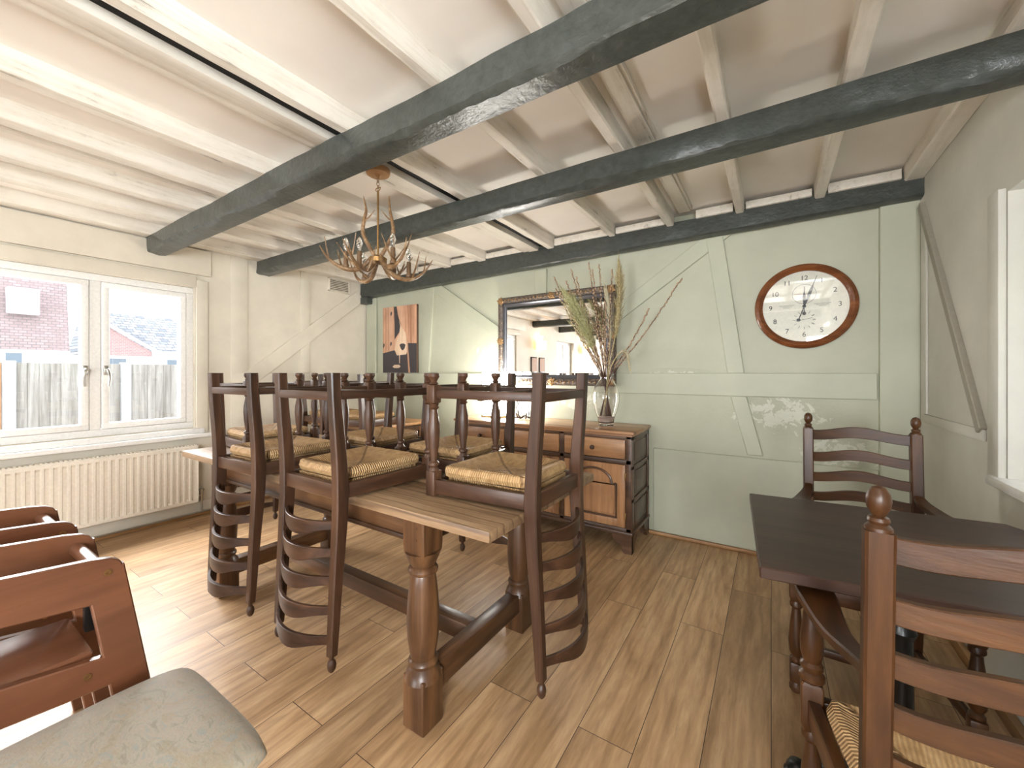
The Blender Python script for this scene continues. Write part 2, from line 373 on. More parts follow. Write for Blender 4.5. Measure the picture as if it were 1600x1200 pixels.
def window_unit(n, xw, y0, y1, z0, z1, sashes, inward, label, handles=True, parts=True):
    """frame in plane x=xw, room on the +x side when inward=1"""
    s = inward; fr = NB(); f = .05; dx = .07
    X0, X1 = xw-s*dx, xw
    bx(fr, X0, X1, y0, y1, z1-f, z1, .004); bx(fr, X0, X1, y0, y1, z0, z0+f, .004)
    bx(fr, X0, X1, y0, y0+f, z0+f, z1-f, .004); bx(fr, X0, X1, y1-f, y1, z0+f, z1-f, .004)
    wd = (y1-y0-2*f)/sashes
    for k in range(1, sashes): yy = y0+f+wd*k; bx(fr, X0, X1, yy-.03, yy+.03, z0+f, z1-f, .004)
    root = struct('window_%d' % n, fr, M_UPVC, label, 'window')
    for k in range(sashes):
        a = y0+f+wd*k+(.03 if k else 0)+.003; b = y0+f+wd*(k+1)-(.03 if k < sashes-1 else 0)-.003; g = .042
        sb = NB(); X2, X3 = xw-s*.055, xw+s*.012
        bx(sb, X2, X3, a, b, z1-f-g-.003, z1-f-.003, .006); bx(sb, X2, X3, a, b, z0+f+.003, z0+f+g+.003, .006)
        bx(sb, X2, X3, a, a+g, z0+f+g, z1-f-g, .006); bx(sb, X2, X3, b-g, b, z0+f+g, z1-f-g, .006)
        sa = obj('sash', sb, M_UPVC, root)
        p = NB(); bx(p, xw-s*.032, xw-s*.026, a+g, b-g, z0+f+g, z1-f-g); obj('pane', p, M_PANE, sa, smooth=False)
        if handles:
            h = NB(); yy = (b-g/2) if k % 2 == (sashes % 2 == 0)*0 and False else None
            hy = b-g/2 if k == sashes-2 else a+g/2
            zc = 1.23
            box(h, (X3+s*.006, hy, zc), (.012, .028, .07), .004)
            dirn = -1 if hy > (a+b)/2 else 1
            tube(h, spline([(X3+s*.02, hy, zc+.01), (X3+s*.045, hy+dirn*.004, zc), (X3+s*.045, hy+dirn*.012, zc-.05), (X3+s*.04, hy+dirn*.008, zc-.115)], 5), lerps([.009, .011, .009, .007], 5), 8)
            obj('window_handle', h, M_METAL, sa)
    return root
window_unit(1, XL-.03, W1[0], W1[1], W1[2], W1[3], 3, 1, 'white casement window with pewter handles above the radiator')
# sill and architrave
bm = NB(); bx(bm, XL-.1, XL+.07, W1[0]-.1, 1.62, .665, .70, .008); bx(bm, XL, XL+.035, W1[0]-.05, 1.47, .70, .742, .006)
struct('trim_1', bm, M_UPVC, 'white window sill board over the radiator', 'trim')
bm = NB(); bx(bm, XL, XL+.022, 1.415, 1.50, .70, 2.0, .005); bx(bm, XL, XL+.022, W1[0]-.1, 1.415, 1.94, 2.03, .005)
struct('trim_2', bm, M_CREAM, 'cream architrave round the casement window', 'trim')
bm = NB(); bx(bm, XL, XL+.03, W1[0]-.3, 1.52, 2.045, 2.262, .004)
struct('trim_3', bm, M_CREAM, 'cream boxed panel above the casement window', 'trim')
window_unit(2, XR+.24, W2[0], W2[1], W2[2], W2[3], 2, -1, 'recessed window in the off-white wall by the dark table', False)
window_unit(3, XL-.10, W3[0], W3[1], W3[2], W3[3], 2, 1, 'small window seen reflected in the mirror', False)
window_unit(4, XR+.2, W4[0], W4[1], W4[2], W4[3], 2, -1, 'unseen window added for fill light in the off-white wall behind the viewer', False)  # unseen window put in to bring fill light into the room
window_unit(5, XR+.2, W5[0], W5[1], W5[2], W5[3], 2, -1, 'nearer unseen window added for fill light in the off-white wall behind the viewer', False)  # second unseen window put in for fill light
bm = NB(); bx(bm, XR-.035, XR+.24, .7, 2.21, .80, .838, .01); struct('trim_4', bm, M_UPVC, 'white sill of the recessed window', 'trim')
bm = NB(); bx(bm, XR-.022, XR+.0, 2.140, 2.225, .835, 1.865, .004); struct('trim_5', bm, M_OFF, 'off-white upright timber beside the recessed window', 'trim')
# crooked brace on the right wall
def brace_quad(b, plane, p0, p1, wd, th, off=0):
    (u0, v0), (u1, v1) = p0, p1; d = Vector((u1-u0, v1-v0)).normalized(); nn = Vector((-d.y, d.x))*wd/2
    poly = [(u0+nn.x, v0+nn.y), (u1+nn.x, v1+nn.y), (u1-nn.x, v1-nn.y), (u0-nn.x, v0-nn.y)]
    if plane == 'y': prism(b, poly, 'y', YB-th, YB+.01, .003)
    elif plane == 'xl': prism(b, poly, 'x', XL-.01, XL+th, .003)
    else: prism(b, poly, 'x', XR-th, XR+.01, .003)
bm = NB(); brace_quad(bm, 'xr', (3.06, 2.13), (2.31, .985), .042, .022); struct('trim_6', bm, flat('taupe_brace_paint', srgb(150, 144, 130), .6), 'crooked greyish diagonal brace on the off-white wall', 'trim')
bm = NB(); bx(bm, XR-.012, XR, 2.3, 3.02, .945, .99, .003); bx(bm, XR-.01, XR, 2.985, 3.02, .992, 1.98, .003); struct('trim_7', bm, M_OFF, 'low ledge and upright crack line on the off-white wall', 'trim')
# green wall timbers
def board_y(name, polys, label, th=.022, mat=None):
    b = NB()
    for p in polys: prism(b, p, 'y', YB-th, YB+.01, .004)
    return struct(name, b, mat or M_GREENT, label, 'trim')
board_y('trim_8', [[(-4.0, 1.052), (.522, 1.052), (.522, 1.21), (-4.0, 1.21)]], 'sage green horizontal rail across the green wall')
board_y('trim_9', [[(.53, 0), (.70, 0), (.70, 2.19), (.53, 2.19)]], 'sage green corner post beside the off-white wall', .04)
board_y('trim_10', [[(-.39, 2.18), (-.283, 2.18), (-.153, 1.21), (-.253, 1.21)]], 'leaning sage green stud left of the clock')
board_y('trim_11', [[(-.235, 1.052), (-.14, 1.052), (-.045, .66), (-.135, .66)]], 'short leaning stud below the rail behind the dark table')
bm = NB(); brace_quad(bm, 'y', (-.26, 2.21), (-1.55, 1.32), .11, .018); struct('trim_12', bm, M_GREENT, 'diagonal brace falling behind the dried grasses', 'trim')
bm = NB(); brace_quad(bm, 'y', (-3.2, 2.26), (-2.12, 1.55), .11, .018); struct('trim_13', bm, M_GREENT, 'diagonal brace falling to the mirror from the left', 'trim')
board_y('trim_14', [[(-3.08, 1.21), (-3.18, 1.21), (-3.10, 2.12), (-3.0, 2.12)]], 'narrow upright stud right of the dog picture')
board_y('trim_15', [[(-1.66, 1.9), (-1.78, 1.9), (-1.78, 2.13), (-1.66, 2.13)]], 'short stud above the mirror')
board_y('trim_16', [[(-.75, .0), (.53, .0), (.529, .64), (-.75, .645)]], 'sage green boarding at the foot of the green wall', .016)
board_y('trim_17', [[(-4.1, 0), (-3.93, 0), (-3.93, 2.1), (-4.1, 2.1)]], 'green corner post beside the cream wall', .03)
# left wall timbers
bm = NB(); brace_quad(bm, 'xl', (3.05, 2.13), (1.85, 1.17), .14, .015); struct('trim_18', bm, M_CREAM, 'cream diagonal brace rising to the corner', 'trim')
bm = NB(); bx(bm, XL, XL+.012, 1.68, 3.12, 1.06, 1.21, .003); bx(bm, XL, XL+.010, 1.68, 1.82, 0.1, 2.28, .003); bx(bm, XL, XL+.011, 2.32, 2.42, 1.213, 2.28, .003); struct('trim_19', bm, M_CREAM, 'cream rail and studs on the cream wall', 'trim')
bm = NB(); brace_quad(bm, 'xl', (2.25, 1.05), (2.85, .5), .12, .009); struct('trim_20', bm, M_CREAM, 'cream lower brace behind the stacked chairs', 'trim')
# skirtings
bm = NB(); bx(bm, XL, XL+.016, YF, YB, 0, .11, .004); struct('baseboard_left', bm, M_CREAM, 'cream skirting board under the radiator', 'baseboard')
bm = NB(); bx(bm, XL+.014, XL+.034, YF, YB, 0, .028, .006); struct('trim_21', bm, STRIP['y'], 'pine edging strip along the cream wall', 'trim')
bm = NB(); bx(bm, XL+.03, XR, YB-.042, YB-.018, 0, .026, .006); struct('baseboard_back', bm, STRIP['x'], 'pine edging strip along the green wall', 'baseboard')
bm = NB(); bx(bm, XR-.028, XR, YF, YB-.05, 0, .05, .006); struct('baseboard_right', bm, STRIP['y'], 'pine edging strip along the off-white wall', 'baseboard')
# vent
v = thing('wall_vent', 'small cream louvred wall vent high in the cream wall corner', 'vent', (XL, 2.76, 2.12))
bm = NB(); bx(bm, 0, .026, -.13, -.115, 0, .15, .003); bx(bm, 0, .026, .115, .13, 0, .15, .003); bx(bm, 0, .026, -.13, .13, 0, .012, .003); bx(bm, 0, .026, -.13, .13, .138, .15, .003); obj('vent_frame', bm, M_CREAM, v)
bm = NB(); bx(bm, 0, .016, -.118, .118, .008, .142); obj('vent_backing', bm, flat('vent_shadow_grey', srgb(120, 112, 100), .8), v)
bm = NB()
for k in range(7): box(bm, (.021, 0, .02+k*.0185), (.012, .228, .005), 0, Matrix.Rotation(R(35), 3, 'Y'))
obj('louvres', bm, M_CREAM, v)

# ---------------------------------------------------------------- ceiling timbers
def rough_beam(name, x0, x1, yc, wd, z0, z1, label, seed, mat=M_BEAM, amp=.012, slope=0, adze=True):
    b = NB(); rings = []; n = int((x1-x0)/.03)
    for i in range(n+1):
        x = x0+(x1-x0)*i/n; zz0 = z0+slope*(x-x0)
        wob = lambda k, s=1.0: amp*s*(noise.noise(Vector((x*1.3, k*3.1, seed)))*1.2+noise.noise(Vector((x*4.5, k*1.7, seed+5)))*.9+noise.noise(Vector((x*14, k, seed+9)))*.25)
        ad = 0
        if adze: ad = .020*max(0, noise.noise(Vector((x*2.2, seed, 3))))+.020*abs(noise.noise(Vector((x*11, seed, 1))))
        ya, yb = yc-wd/2, yc+wd/2
        rings.append([(x, ya+wob(1, .5), z1), (x, ya+wob(2, .8), (zz0+z1)/2), (x, ya+wob(3), zz0+.012+ad), (x, ya+.007+ad*.6+wob(3, .8), zz0+.004+ad*.45), (x, ya+.018+ad*1.1, zz0+wob(4, .6)),
                      (x, yc+.01, zz0-.004+wob(5, .6)), (x, yb-.02+wob(6), zz0+wob(6, .6)), (x, yb+wob(7), zz0+.022), (x, yb+wob(8, .6), z1)])
    loft(b, rings)
    return struct(name, b, mat, label, 'beam', angle=26)
rough_beam('trim_30', XL-.02, XR+.02, 1.155, .135, 2.15, 2.272, 'rough grey-green ceiling beam nearest the viewer', 1.0, amp=.014)
rough_beam('trim_31', XL-.02, XR+.02, 1.965, .13, 2.152, 2.272, 'rough grey-green ceiling beam just behind the chandelier', 7.0, amp=.010)
rough_beam('trim_32', XL+.0, XR, 3.10, .10, 2.105, 2.29, 'grey-green wall plate beam along the top of the green wall', 13.0, amp=.005, slope=.015, adze=False)
for k, y in enumerate((-1.0, -2.2, -3.4, -4.6)): rough_beam('trim_%d' % (33+k), XL-.02, XR+.02, y, .13, 2.15, 2.272, ['first', 'second', 'third', 'fourth'][k]+' grey-green ceiling beam behind the viewer', 20.0+k)
bm = NB(); bx(bm, XL, XL+.13, 3.04, YB, 2.03, 2.11, .008); struct('trim_37', bm, M_BEAM, 'grey-green corbel under the wall plate beam in the corner', 'beam')
def joist(name, xa, xb, label, za=2.272, zb=2.272, ya=YF, yb=3.06, seed=0):
    b = NB(); rings = []; n = 150
    for i in range(n+1):
        y = ya+(yb-ya)*i/n
        wb = lambda k: .006*noise.noise(Vector((y*1.1, k*2.3, seed)))+.003*noise.noise(Vector((y*9, k, seed+4)))
        rings.append([(xa+wb(1), y, ZC+.005), (xa+wb(2), y, za+.008), (xa+.008+wb(2), y, za+wb(3)), (xb-.006+wb(4), y, zb+wb(3)), (xb+wb(4), y, zb+.006), (xb+wb(5), y, ZC+.005)])
    loft(b, rings); return struct(name, b, M_JOIST, label, 'joist', angle=26)
JO = [(-4.11, -3.98), (-3.60, -3.51), (-3.23, -3.147), (-2.78, -2.692), (-2.345, -2.26), (-1.607, -1.545), (-1.065, -1.017), (-.641, -.588), (-.203, -.150), (.218, .275), (.617, .70)]
JL = ['against the cream wall', 'second from the cream wall', 'third from the cream wall', 'fourth from the cream wall', 'fifth from the cream wall', 'right of the dark ceiling slot', 'sixth along, above the dried grasses', 'seventh along, above the mirror edge', 'eighth along, left of the clock', 'ninth along, above the clock', 'against the off-white wall']
for k, (a, b_) in enumerate(JO): joist('trim_%d' % (40+k), a, b_, 'cream painted ceiling joist '+JL[k], seed=k*3.3)
bm = NB(); bx(bm, -1.845, -1.79, YF, 3.06, 2.280, ZC, .003); bx(bm, -1.787, -1.695, YF, 3.06, 2.274, ZC, .003); struct('trim_52', bm, M_JOIST, 'pair of cream ceiling boards beside the dark slot', 'joist')
bm = NB(); bx(bm, -1.694, -1.608, YF, 3.06, 2.312, ZC+.004); struct('trim_53', bm, M_DARKGAP, 'dark slot in the ceiling between boards', 'ceiling gap')
bm = NB(); bx(bm, -.545, -.47, YF, 3.0, 2.325, ZC, .006); bx(bm, -.47, -.455, YF, 3.0, 2.335, ZC, .003); struct('trim_54', bm, M_JOIST, 'cream boxed cable cover on the ceiling', 'joist')
for k, (a, y0) in enumerate(((-3.42, YF), )):
    bm = NB(); bx(bm, -3.02, -2.99, YF, 3.0, 2.34, ZC, .003); struct('trim_55', bm, M_JOIST, 'thin cream conduit strip on the ceiling', 'joist')
bm = NB(); xs = JO+[(-1.845, -1.545)]; e = sorted(xs)
gaps = [(-3.97, -3.61), (-3.50, -3.24), (-3.14, -2.79), (-2.68, -2.355), (-2.25, -1.855), (-1.535, -1.075), (-1.007, -.651), (-.44, -.213), (-.14, .208), (.285, .607)]
for k, (a, b_) in enumerate(gaps): bx(bm, a, b_, 3.03, 3.12, 2.285, 2.33+.01*(k % 2), .003)
struct('trim_56', bm, M_JOIST, 'cream blocks between the joist ends above the wall plate', 'joist')

# ---------------------------------------------------------------- radiator
rad = thing('radiator', 'cream panel radiator under the casement window', 'radiator', (XL+.02, .5, .13))
bm = NB(); y0, y1, H = -1.0, .9, .48; pts = []; x0 = .045; pitch = .04; rings = []
n = int((y1-y0)/pitch)
prof = []
for i in range(n):
    a = y0+i*pitch; prof += [(a, 0), (a+.012, 0), (a+.018, .012), (a+.034, .012)]
prof.append((y1, 0))
for z, dpt in ((.0, -.01), (.008, 0), (.03, 0), (.045, 1), (H-.045, 1), (H-.03, 0), (H-.008, 0), (H, -.01)):
    if dpt == 1: rings.append([(x0+.045-d_, yy, z) for yy, d_ in prof])
    else: rings.append([(x0+.045+dpt, yy, z) for yy, d_ in prof])
loft(bm, rings, cap=False, closed=False)
bx(bm, x0-.01, x0+.02, y0, y1, .0, H, .002); bx(bm, x0+.01, x0+.045, y1-.003, y1, .005, H-.005); obj('panel', bm, M_RAD, rad)
bm = NB()
for i in range(int((y1-y0)/.022)): bx(bm, x0+.0, x0+.043, y0+i*.022, y0+i*.022+.012, H, H+.006)
obj('top_grille', bm, M_RAD, rad)
bm = NB(); tube(bm, [(x0, y1, .05), (x0, y1+.035, .05)], .012); tube(bm, [(x0, y1+.035, .0), (x0, y1+.035, .085)], .014); tube(bm, [(x0, y1+.035, .085), (x0, y1+.035, .10)], .02); obj('valve', bm, M_METAL, rad)
bm = NB(); tube(bm, spline([(x0, y1+.035, 0), (x0, y1+.035, -.08), (x0-.01, y1-.0, -.095), (x0-.01, y0, -.095)], 5), .008); obj('pipe', bm, M_METAL, rad)

# ---------------------------------------------------------------- ladder-back chair (upright in its own frame: front at -y)
FRP = [(.010, 0), (.019, .002), (.021, .014), (.014, .026), (.011, .033), (.018, .040)]
def turned_leg(x, y, top, s=1.0):
    b = NB(); lathe(b, [(0, 0)]+FRP+[(.010, .045)], (x, y, 0), 18)
    box(b, (x, y, .078), (.040*s, .040*s, .068), .006)
    z0 = .110; L = top-.085-z0
    P = [(.013, 0), (.019, .02), (.015, .05), (.020, .07), (.013, .10), (.014, .14), (.021, .30), (.0225, .42), (.019, .62), (.013, .80), (.012, .84), (.020, .87), (.020, .90), (.014, .93), (.020, .98), (.021, 1.0)]
    lathe(b, [(r*s, z0+u*L) for r, u in P], (x, y, 0), 18)
    box(b, (x, y, top-.045), (.043*s, .043*s, .092), .005)
    return b
def sweep_box(b, pts, wx, wy):
    rings = []
    for i, (x, y, z) in enumerate(pts):
        a, c = (wx[i]/2 if isinstance(wx, list) else wx/2), (wy[i]/2 if isinstance(wy, list) else wy/2); e = .004
        rings.append([(x-a+e, y-c, z), (x+a-e, y-c, z), (x+a, y-c+e, z), (x+a, y+c-e, z), (x+a-e, y+c, z), (x-a+e, y+c, z), (x-a, y+c-e, z), (x-a, y-c+e, z)])
    loft(b, rings); return b
def slat(b, hw, y0, z, h, bow, hump, th=.013, n=18, edge='top'):
    rings = []
    for i in range(n+1):
        u = -1+2*i/n; x = u*hw; yb = y0+bow*(1-u*u)
        w_ = hump*(.5+.5*math.cos(math.pi*min(1, abs(u)*1.08)))
        zt = z+h/2+(w_ if edge in ('top', 'both') else 0); zb = z-h/2+(w_*.75 if edge == 'both' else w_*-.0)
        rings.append([(x, yb-th/2, zb+.002), (x, yb-th/2, zt-.002), (x, yb-th/2+.002, zt), (x, yb+th/2-.002, zt), (x, yb+th/2, zt-.002), (x, yb+th/2, zb+.002), (x, yb+th/2-.002, zb), (x, yb-th/2+.002, zb)])
    loft(b, rings); return b
def rush_pad(hwf, hwr, hd, z0, z1, under, n=26):
    """z0..z1 rolled pad; the face `under` (-1 below, +1 above) sinks to the middle along the diagonals"""
    b = bmesh.new(); cz = (z0+z1)/2; hh = (z1-z0)/2; g = {}
    rg = random.Random(4)
    for s in (-1, 1):
        for i in range(n+1):
            for j in range(n+1):
                u, v = -1+2*i/n, -1+2*j/n
                uu, vv = math.copysign(abs(u)**.7, u), math.copysign(abs(v)**.7, v)
                d = 1-max(abs(uu), abs(vv))
                r = math.sqrt(max(0, 1-(1-min(1, d/.13))**2))
                hw = hwf+(hwr-hwf)*(vv+1)/2
                sink = 1.45*hh*min(1, max(0, d-.12)/.5) if s == under else 0
                zz = cz+s*(hh*r-(sink if True else 0))+.0015*noise.noise(Vector((u*9, v*9, s)))
                edge = i in (0, n) or j in (0, n)
                if edge and s == 1: continue
                ow = 1-.03*(abs(uu)**6*abs(vv)**6)*3
                g[(s, i, j)] = b.verts.new((uu*hw*ow, vv*hd*ow, cz if edge else zz))
    def G(s, i, j): return g.get((s, i, j)) or g[(-1, i, j)]
    for s in (-1, 1):
        for i in range(n):
            for j in range(n):
                q = [G(s, i, j), G(s, i+1, j), G(s, i+1, j+1), G(s, i, j+1)]
                if s < 0: q.reverse()
                try: b.faces.new(q)
                except ValueError: pass
    bmesh.ops.recalc_face_normals(b, faces=b.faces)
    return b
def make_ladderback(label, group):
    t = thing('ladderback_chair', label, 'chair', group=group)
    FX, RX, FY, RY, T = .198, .172, -.20, .205, .45
    for s in (-1, 1):
        obj('front_leg', turned_leg(s*FX, FY, T), CH['z'], t)
    for s in (-1, 1):
        b = NB()
        P = [(s*RX, RY+.026, 0), (s*RX, RY+.020, .12), (s*RX, RY+.005, .30), (s*RX, RY, .42), (s*RX, RY+.004, .54), (s*RX, RY+.018, .74), (s*RX, RY+.032, .970)]
        pp = spline(P, 5); sweep_box(b, [tuple(q) for q in pp], lerps([.034, .035, .036, .037, .036, .034, .030], 5), lerps([.036, .038, .044, .048, .044, .036, .028], 5))
        p = obj('rear_post', b, CH['z'], t)
        b = NB(); lathe(b, [(.013, .967), (.009, .976), (.0075, .983), (.013, .991), (.0155, 1.003), (.013, 1.017), (.007, 1.026), (0, 1.028)], (s*RX, RY+.033, 0), 16); obj('finial', b, CH['z'], p)
    b = NB(); bx(b, -FX, FX, FY-.014, FY+.012, .39, .443, .004); obj('seat_rail', b, CH['x'], t)
    b = NB(); bx(b, -RX, RX, RY-.012, RY+.014, .39, .443, .004); obj('seat_rail', b, CH['x'], t)
    for s in (-1, 1):
        b = NB(); ang = math.atan2((RX-FX)*s, RY-FY)
        box(b, (s*(FX+RX)/2, (FY+RY)/2, .4165), (.024, RY-FY, .053), .004, Matrix.Rotation(-ang, 3, 'Z')); obj('seat_rail', b, CH['y'], t)
    b = NB(); merge(b, rush_pad(.188, .163, .186, .344, .386, -1)); bx(b, -.15, .15, -.17, .17, .39, .43); obj('rush_seat', b, M_RUSH, t, angle=17)
    for k, (z, hp) in enumerate(((.538, .014), (.630, .014), (.725, .014), (.824, .015), (.922, .017))):
        b = NB(); slat(b, RX-.008, RY+.004+(z-.54)*.085, z-.004, .030, .058, hp+.012); obj('back_slat', b, CH['x'], t)
    for s in (-1, 1):
        b = NB(); ang = math.atan2((RX-FX)*s, RY+.03-FY)
        box(b, (s*(FX+RX)/2, (FY+RY+.03)/2, .078), (.020, RY+.03-FY, .030), .003, Matrix.Rotation(-ang, 3, 'Z')); obj('stretcher', b, CH['y'], t)
    b = NB(); bx(b, -RX, RX, RY+.022, RY+.040, .065, .095, .003); obj('stretcher', b, CH['x'], t)
    b = NB(); bx(b, -FX, FX, FY-.01, FY+.01, .10, .128, .003); bmesh.ops.translate(b, vec=(0, .20, -.03), verts=b.verts); bmesh.ops.scale(b, vec=(.93, 1, 1), verts=b.verts); obj('stretcher', b, CH['x'], t)
    return t
TZ = .76; GR = 'ladderback chairs stood upside down on the oak table'
def up_down(ang): return (math.pi, 0, ang)      # flipped about x, then turned
base = make_ladderback('upside-down ladderback chair on the near edge of the oak table, right of its pair', GR)
# flipping about x turns local y into -y; front (-y) then points +y
ZF = TZ+.451
base.location = (-1.44, 1.062, ZF); base.rotation_euler = up_down(0)
dup(base, (-2.03, 1.06, ZF), up_down(R(2)), 'upside-down ladderback chair on the near edge of the oak table, closest to the radiator', GR)
dup(base, (-.848, 1.29, ZF), up_down(R(90)), 'upside-down ladderback chair hanging off the near right end of the oak table', GR)
dup(base, (-2.69, 1.30, ZF), up_down(R(-90)), 'upside-down ladderback chair hanging off the window end of the oak table', GR)
dup(base, (-1.325, 1.556, ZF), up_down(R(180)), 'upside-down ladderback chair on the far edge of the oak table in front of the sideboard', GR)
dup(base, (-1.935, 1.556, ZF), up_down(R(179)), 'upside-down ladderback chair on the far edge of the oak table, nearer the dog picture', GR)

# ---------------------------------------------------------------- refectory table
tb = thing('refectory_table', 'long oak refectory table with turned legs under the upturned chairs', 'table', (-1.77, 1.32, 0))
TX, TY = 1.10, .40
bm = NB()
for k in range(3):
    y0 = -TY+k*2*TY/3; 
    b = bmesh.new(); bmesh.ops.create_grid(b, x_segments=60, y_segments=2, size=.5); bmesh.ops.delete(b, geom=b.verts, context='VERTS'); b.free()
    bx(bm, -TX, TX, y0+.0008, y0+2*TY/3-.0008, TZ-.034, TZ, .004)
obj('tabletop', bm, M_TOP, tb)
def table_leg():
    b = NB(); box(b, (0, 0, .09), (.098, .098, .18), .006)
    lathe(b, [(.064, .165), (.058, .185), (.044, .203), (.040, .207), (.050, .212), (.052, .222), (.048, .230), (.042, .234), (.044, .245), (.053, .30), (.056, .36), (.054, .42), (.048, .48), (.043, .515), (.041, .520), (.050, .526), (.052, .535), (.048, .543), (.040, .548), (.048, .562), (.060, .59), (.062, .60)], n=28)
    rings = []
    for z, hw in ((.555, .034), (.575, .040), (.60, .048), (.625, .0495), (.726, .0495)):
        e = .005; a = hw; rings.append([(-a+e, -a, z), (a-e, -a, z), (a, -a+e, z), (a, a-e, z), (a-e, a, z), (-a+e, a, z), (-a, a-e, z), (-a, -a+e, z)])
    loft(b, rings); return b
LX, LY = .755, .315
for sx in (-1, 1):
    for sy in (-1, 1):
        b = table_leg()
        for zz in (.65, .69): lathe(b, [(0, 0), (.005, 0), (.005, .002), (0, .003)], (.018, -.0495, zz), 8, Matrix.Rotation(R(90), 3, 'X'))
        bmesh.ops.translate(b, vec=(sx*LX, sy*LY, 0), verts=b.verts); obj('leg', b, TB['z'], tb)
for sy in (-1, 1):
    b = NB(); bx(b, -LX+.045, LX-.045, sy*LY-.014, sy*LY+.014, .632, .726, .003); bx(b, -LX+.045, LX-.045, sy*LY-.022, sy*LY+.022, .622, .640, .004); obj('apron', b, TB['x'], tb)
for sx in (-1, 1):
    b = NB(); bx(b, sx*LX-.014, sx*LX+.014, -LY+.045, LY-.045, .632, .726, .003); bx(b, sx*LX-.022, sx*LX+.022, -LY+.045, LY-.045, .622, .640, .004); obj('apron', b, TB['y'], tb)
    b = NB(); bx(b, sx*LX-.032, sx*LX+.032, -LY+.046, LY-.046, .095, .178, .005); obj('stretcher', b, TB['y'], tb)
b = NB(); bx(b, -LX+.03, LX-.03, -.032, .032, .098, .172, .005); obj('stretcher', b, TB['x'], tb)

# ---------------------------------------------------------------- sideboard
SBW0, SBW1, SY0, SY1, SH = -2.29, -.785, 2.68, 3.12, .82
sbd = thing('sideboard', 'carved oak sideboard with three drawers against the green wall', 'sideboard', (SBW1, SY1, 0))
ox, oy = SBW1, SY1
X = lambda x: x-ox
Yl = lambda y: y-oy
b = NB(); bx(b, X(SBW0-.025), X(SBW1+.025), Yl(SY0-.03), Yl(SY1), SH-.022, SH, .008); bx(b, X(SBW0-.012), X(SBW1+.012), Yl(SY0-.016), Yl(SY1), SH-.036, SH-.022, .004); obj('worktop', b, SB['x'], sbd)
b = NB(); bx(b, X(SBW0), X(SBW1), Yl(SY0+.02), Yl(SY1), .13, SH-.036, .002)
# face frame
for xa, xb in ((SBW0, SBW0+.035), (SBW1-.035, SBW1), (-1.80, -1.765), (-1.31, -1.275)): bx(b, X(xa), X(xb), Yl(SY0), Yl(SY0+.03), .13, SH-.036, .003)
for za, zb in ((.13, .165), (.595, .625), (.765, .784)): bx(b, X(SBW0), X(SBW1), Yl(SY0), Yl(SY0+.03), za, zb, .003)
bx(b, X(SBW0-.014), X(SBW1+.014), Yl(SY0-.014), Yl(SY1), .12, .145, .006)
obj('carcass', b, SBD['x'], sbd)
b = NB()
for za, zb in ((.16, .34), (.37, .56), (.59, .76)):
    yA, yB = Yl(SY0+.05), Yl(SY1-.05); xx = X(SBW1)
    bx(b, xx, xx+.008, Yl(SY0+.002), Yl(SY1-.002), zb, zb+.026, .002)
    bx(b, xx, xx+.005, yA+.02, yB-.02, za+.02, zb-.02, .004)
bx(b, X(SBW1), X(SBW1)+.008, Yl(SY0+.002), Yl(SY0+.045), .145, .784, .002); bx(b, X(SBW1), X(SBW1)+.008, Yl(SY1-.045), Yl(SY1-.002), .145, .784, .002)
obj('side_panel', b, SBD['z'], sbd)
bays = [(SBW0+.035, -1.80), (-1.765, -1.31), (-1.275, SBW1-.035)]
def knob(x, y, z, parent, r=.017):
    k = NB(); lathe(k, [(.007, 0), (.007, .012), (r*.8, .018), (r, .026), (r*.85, .034), (r*.4, .038), (0, .039)], (x, y, z), 16, Matrix.Rotation(R(90), 3, 'X')); obj('knob', k, CH['y'], parent)
for (xa, xb) in bays:
    d = NB(); bx(d, X(xa+.004), X(xb-.004), Yl(SY0-.006), Yl(SY0+.02), .629, .761, .006); dr = obj('drawer', d, SB['x'], sbd)
    knob(X((xa+xb)/2), Yl(SY0-.006), .695, dr)
    # door: frame with arched opening, raised panel, moulding
    x0, x1, z0, z1 = X(xa+.004), X(xb-.004), .169, .591; st = .055; yF = Yl(SY0-.004)
    ai, bi = x0+st, x1-st; zb, zs = z0+.055, z1-.13; xm = (ai+bi)/2; hw = (bi-ai)/2
    def arch(off, n=24):
        P = [(ai+off, zb+off), (bi-off, zb+off), (bi-off, zs-off*.2)]
        for i in range(n+1):
            u = 1-2*i/n; a = abs(u)
            h = 0 if a > .82 else .088*math.sqrt(max(0, 1-(a/.82)**2))+.0
            P.append((xm+u*(hw-off), zs+h-off*.6+(.006 if a <= .82 else 0)))
        P.append((ai+off, zs-off*.2)); return P
    dd = NB(); bx(dd, x0, x1, yF+.010, yF+.022, z0, z1)
    ins = arch(0); 
    bmx = bmesh.new()
    # frame as strips between the arch outline and the rectangle
    bx(dd, x0, ai, yF, yF+.012, z0, z1, .002); bx(dd, bi, x1, yF, yF+.012, z0, z1, .002); bx(dd, ai, bi, yF, yF+.012, z0, zb, .002)
    top = [p for p in ins[2:]]; top = [(bi, z1)]+top+[(ai, z1)]
    bmx.free(); prism(dd, top, 'y', yF, yF+.012)
    door = obj('door', dd, SB['z'], sbd)
    pn = NB(); prism(pn, arch(.022), 'y', yF+.002, yF+.012, .002); obj('raised_panel', pn, SB['z'], door)
    mo = NB(); A = arch(.006); tube(mo, [(p[0], yF-.002, p[1]) for p in A]+[(A[0][0], yF-.002, A[0][1])], .008, 8); obj('moulding', mo, SBD['x'], door)
    hg = NB(); bx(hg, x1-.004, x1+.006, yF-.004, yF+.002, .22, .27, .001); bx(hg, x1-.004, x1+.006, yF-.004, yF+.002, .49, .54, .001); obj('hinge', hg, M_BRASS, door)
    knob(x0+.028, yF, .42, door, .012)
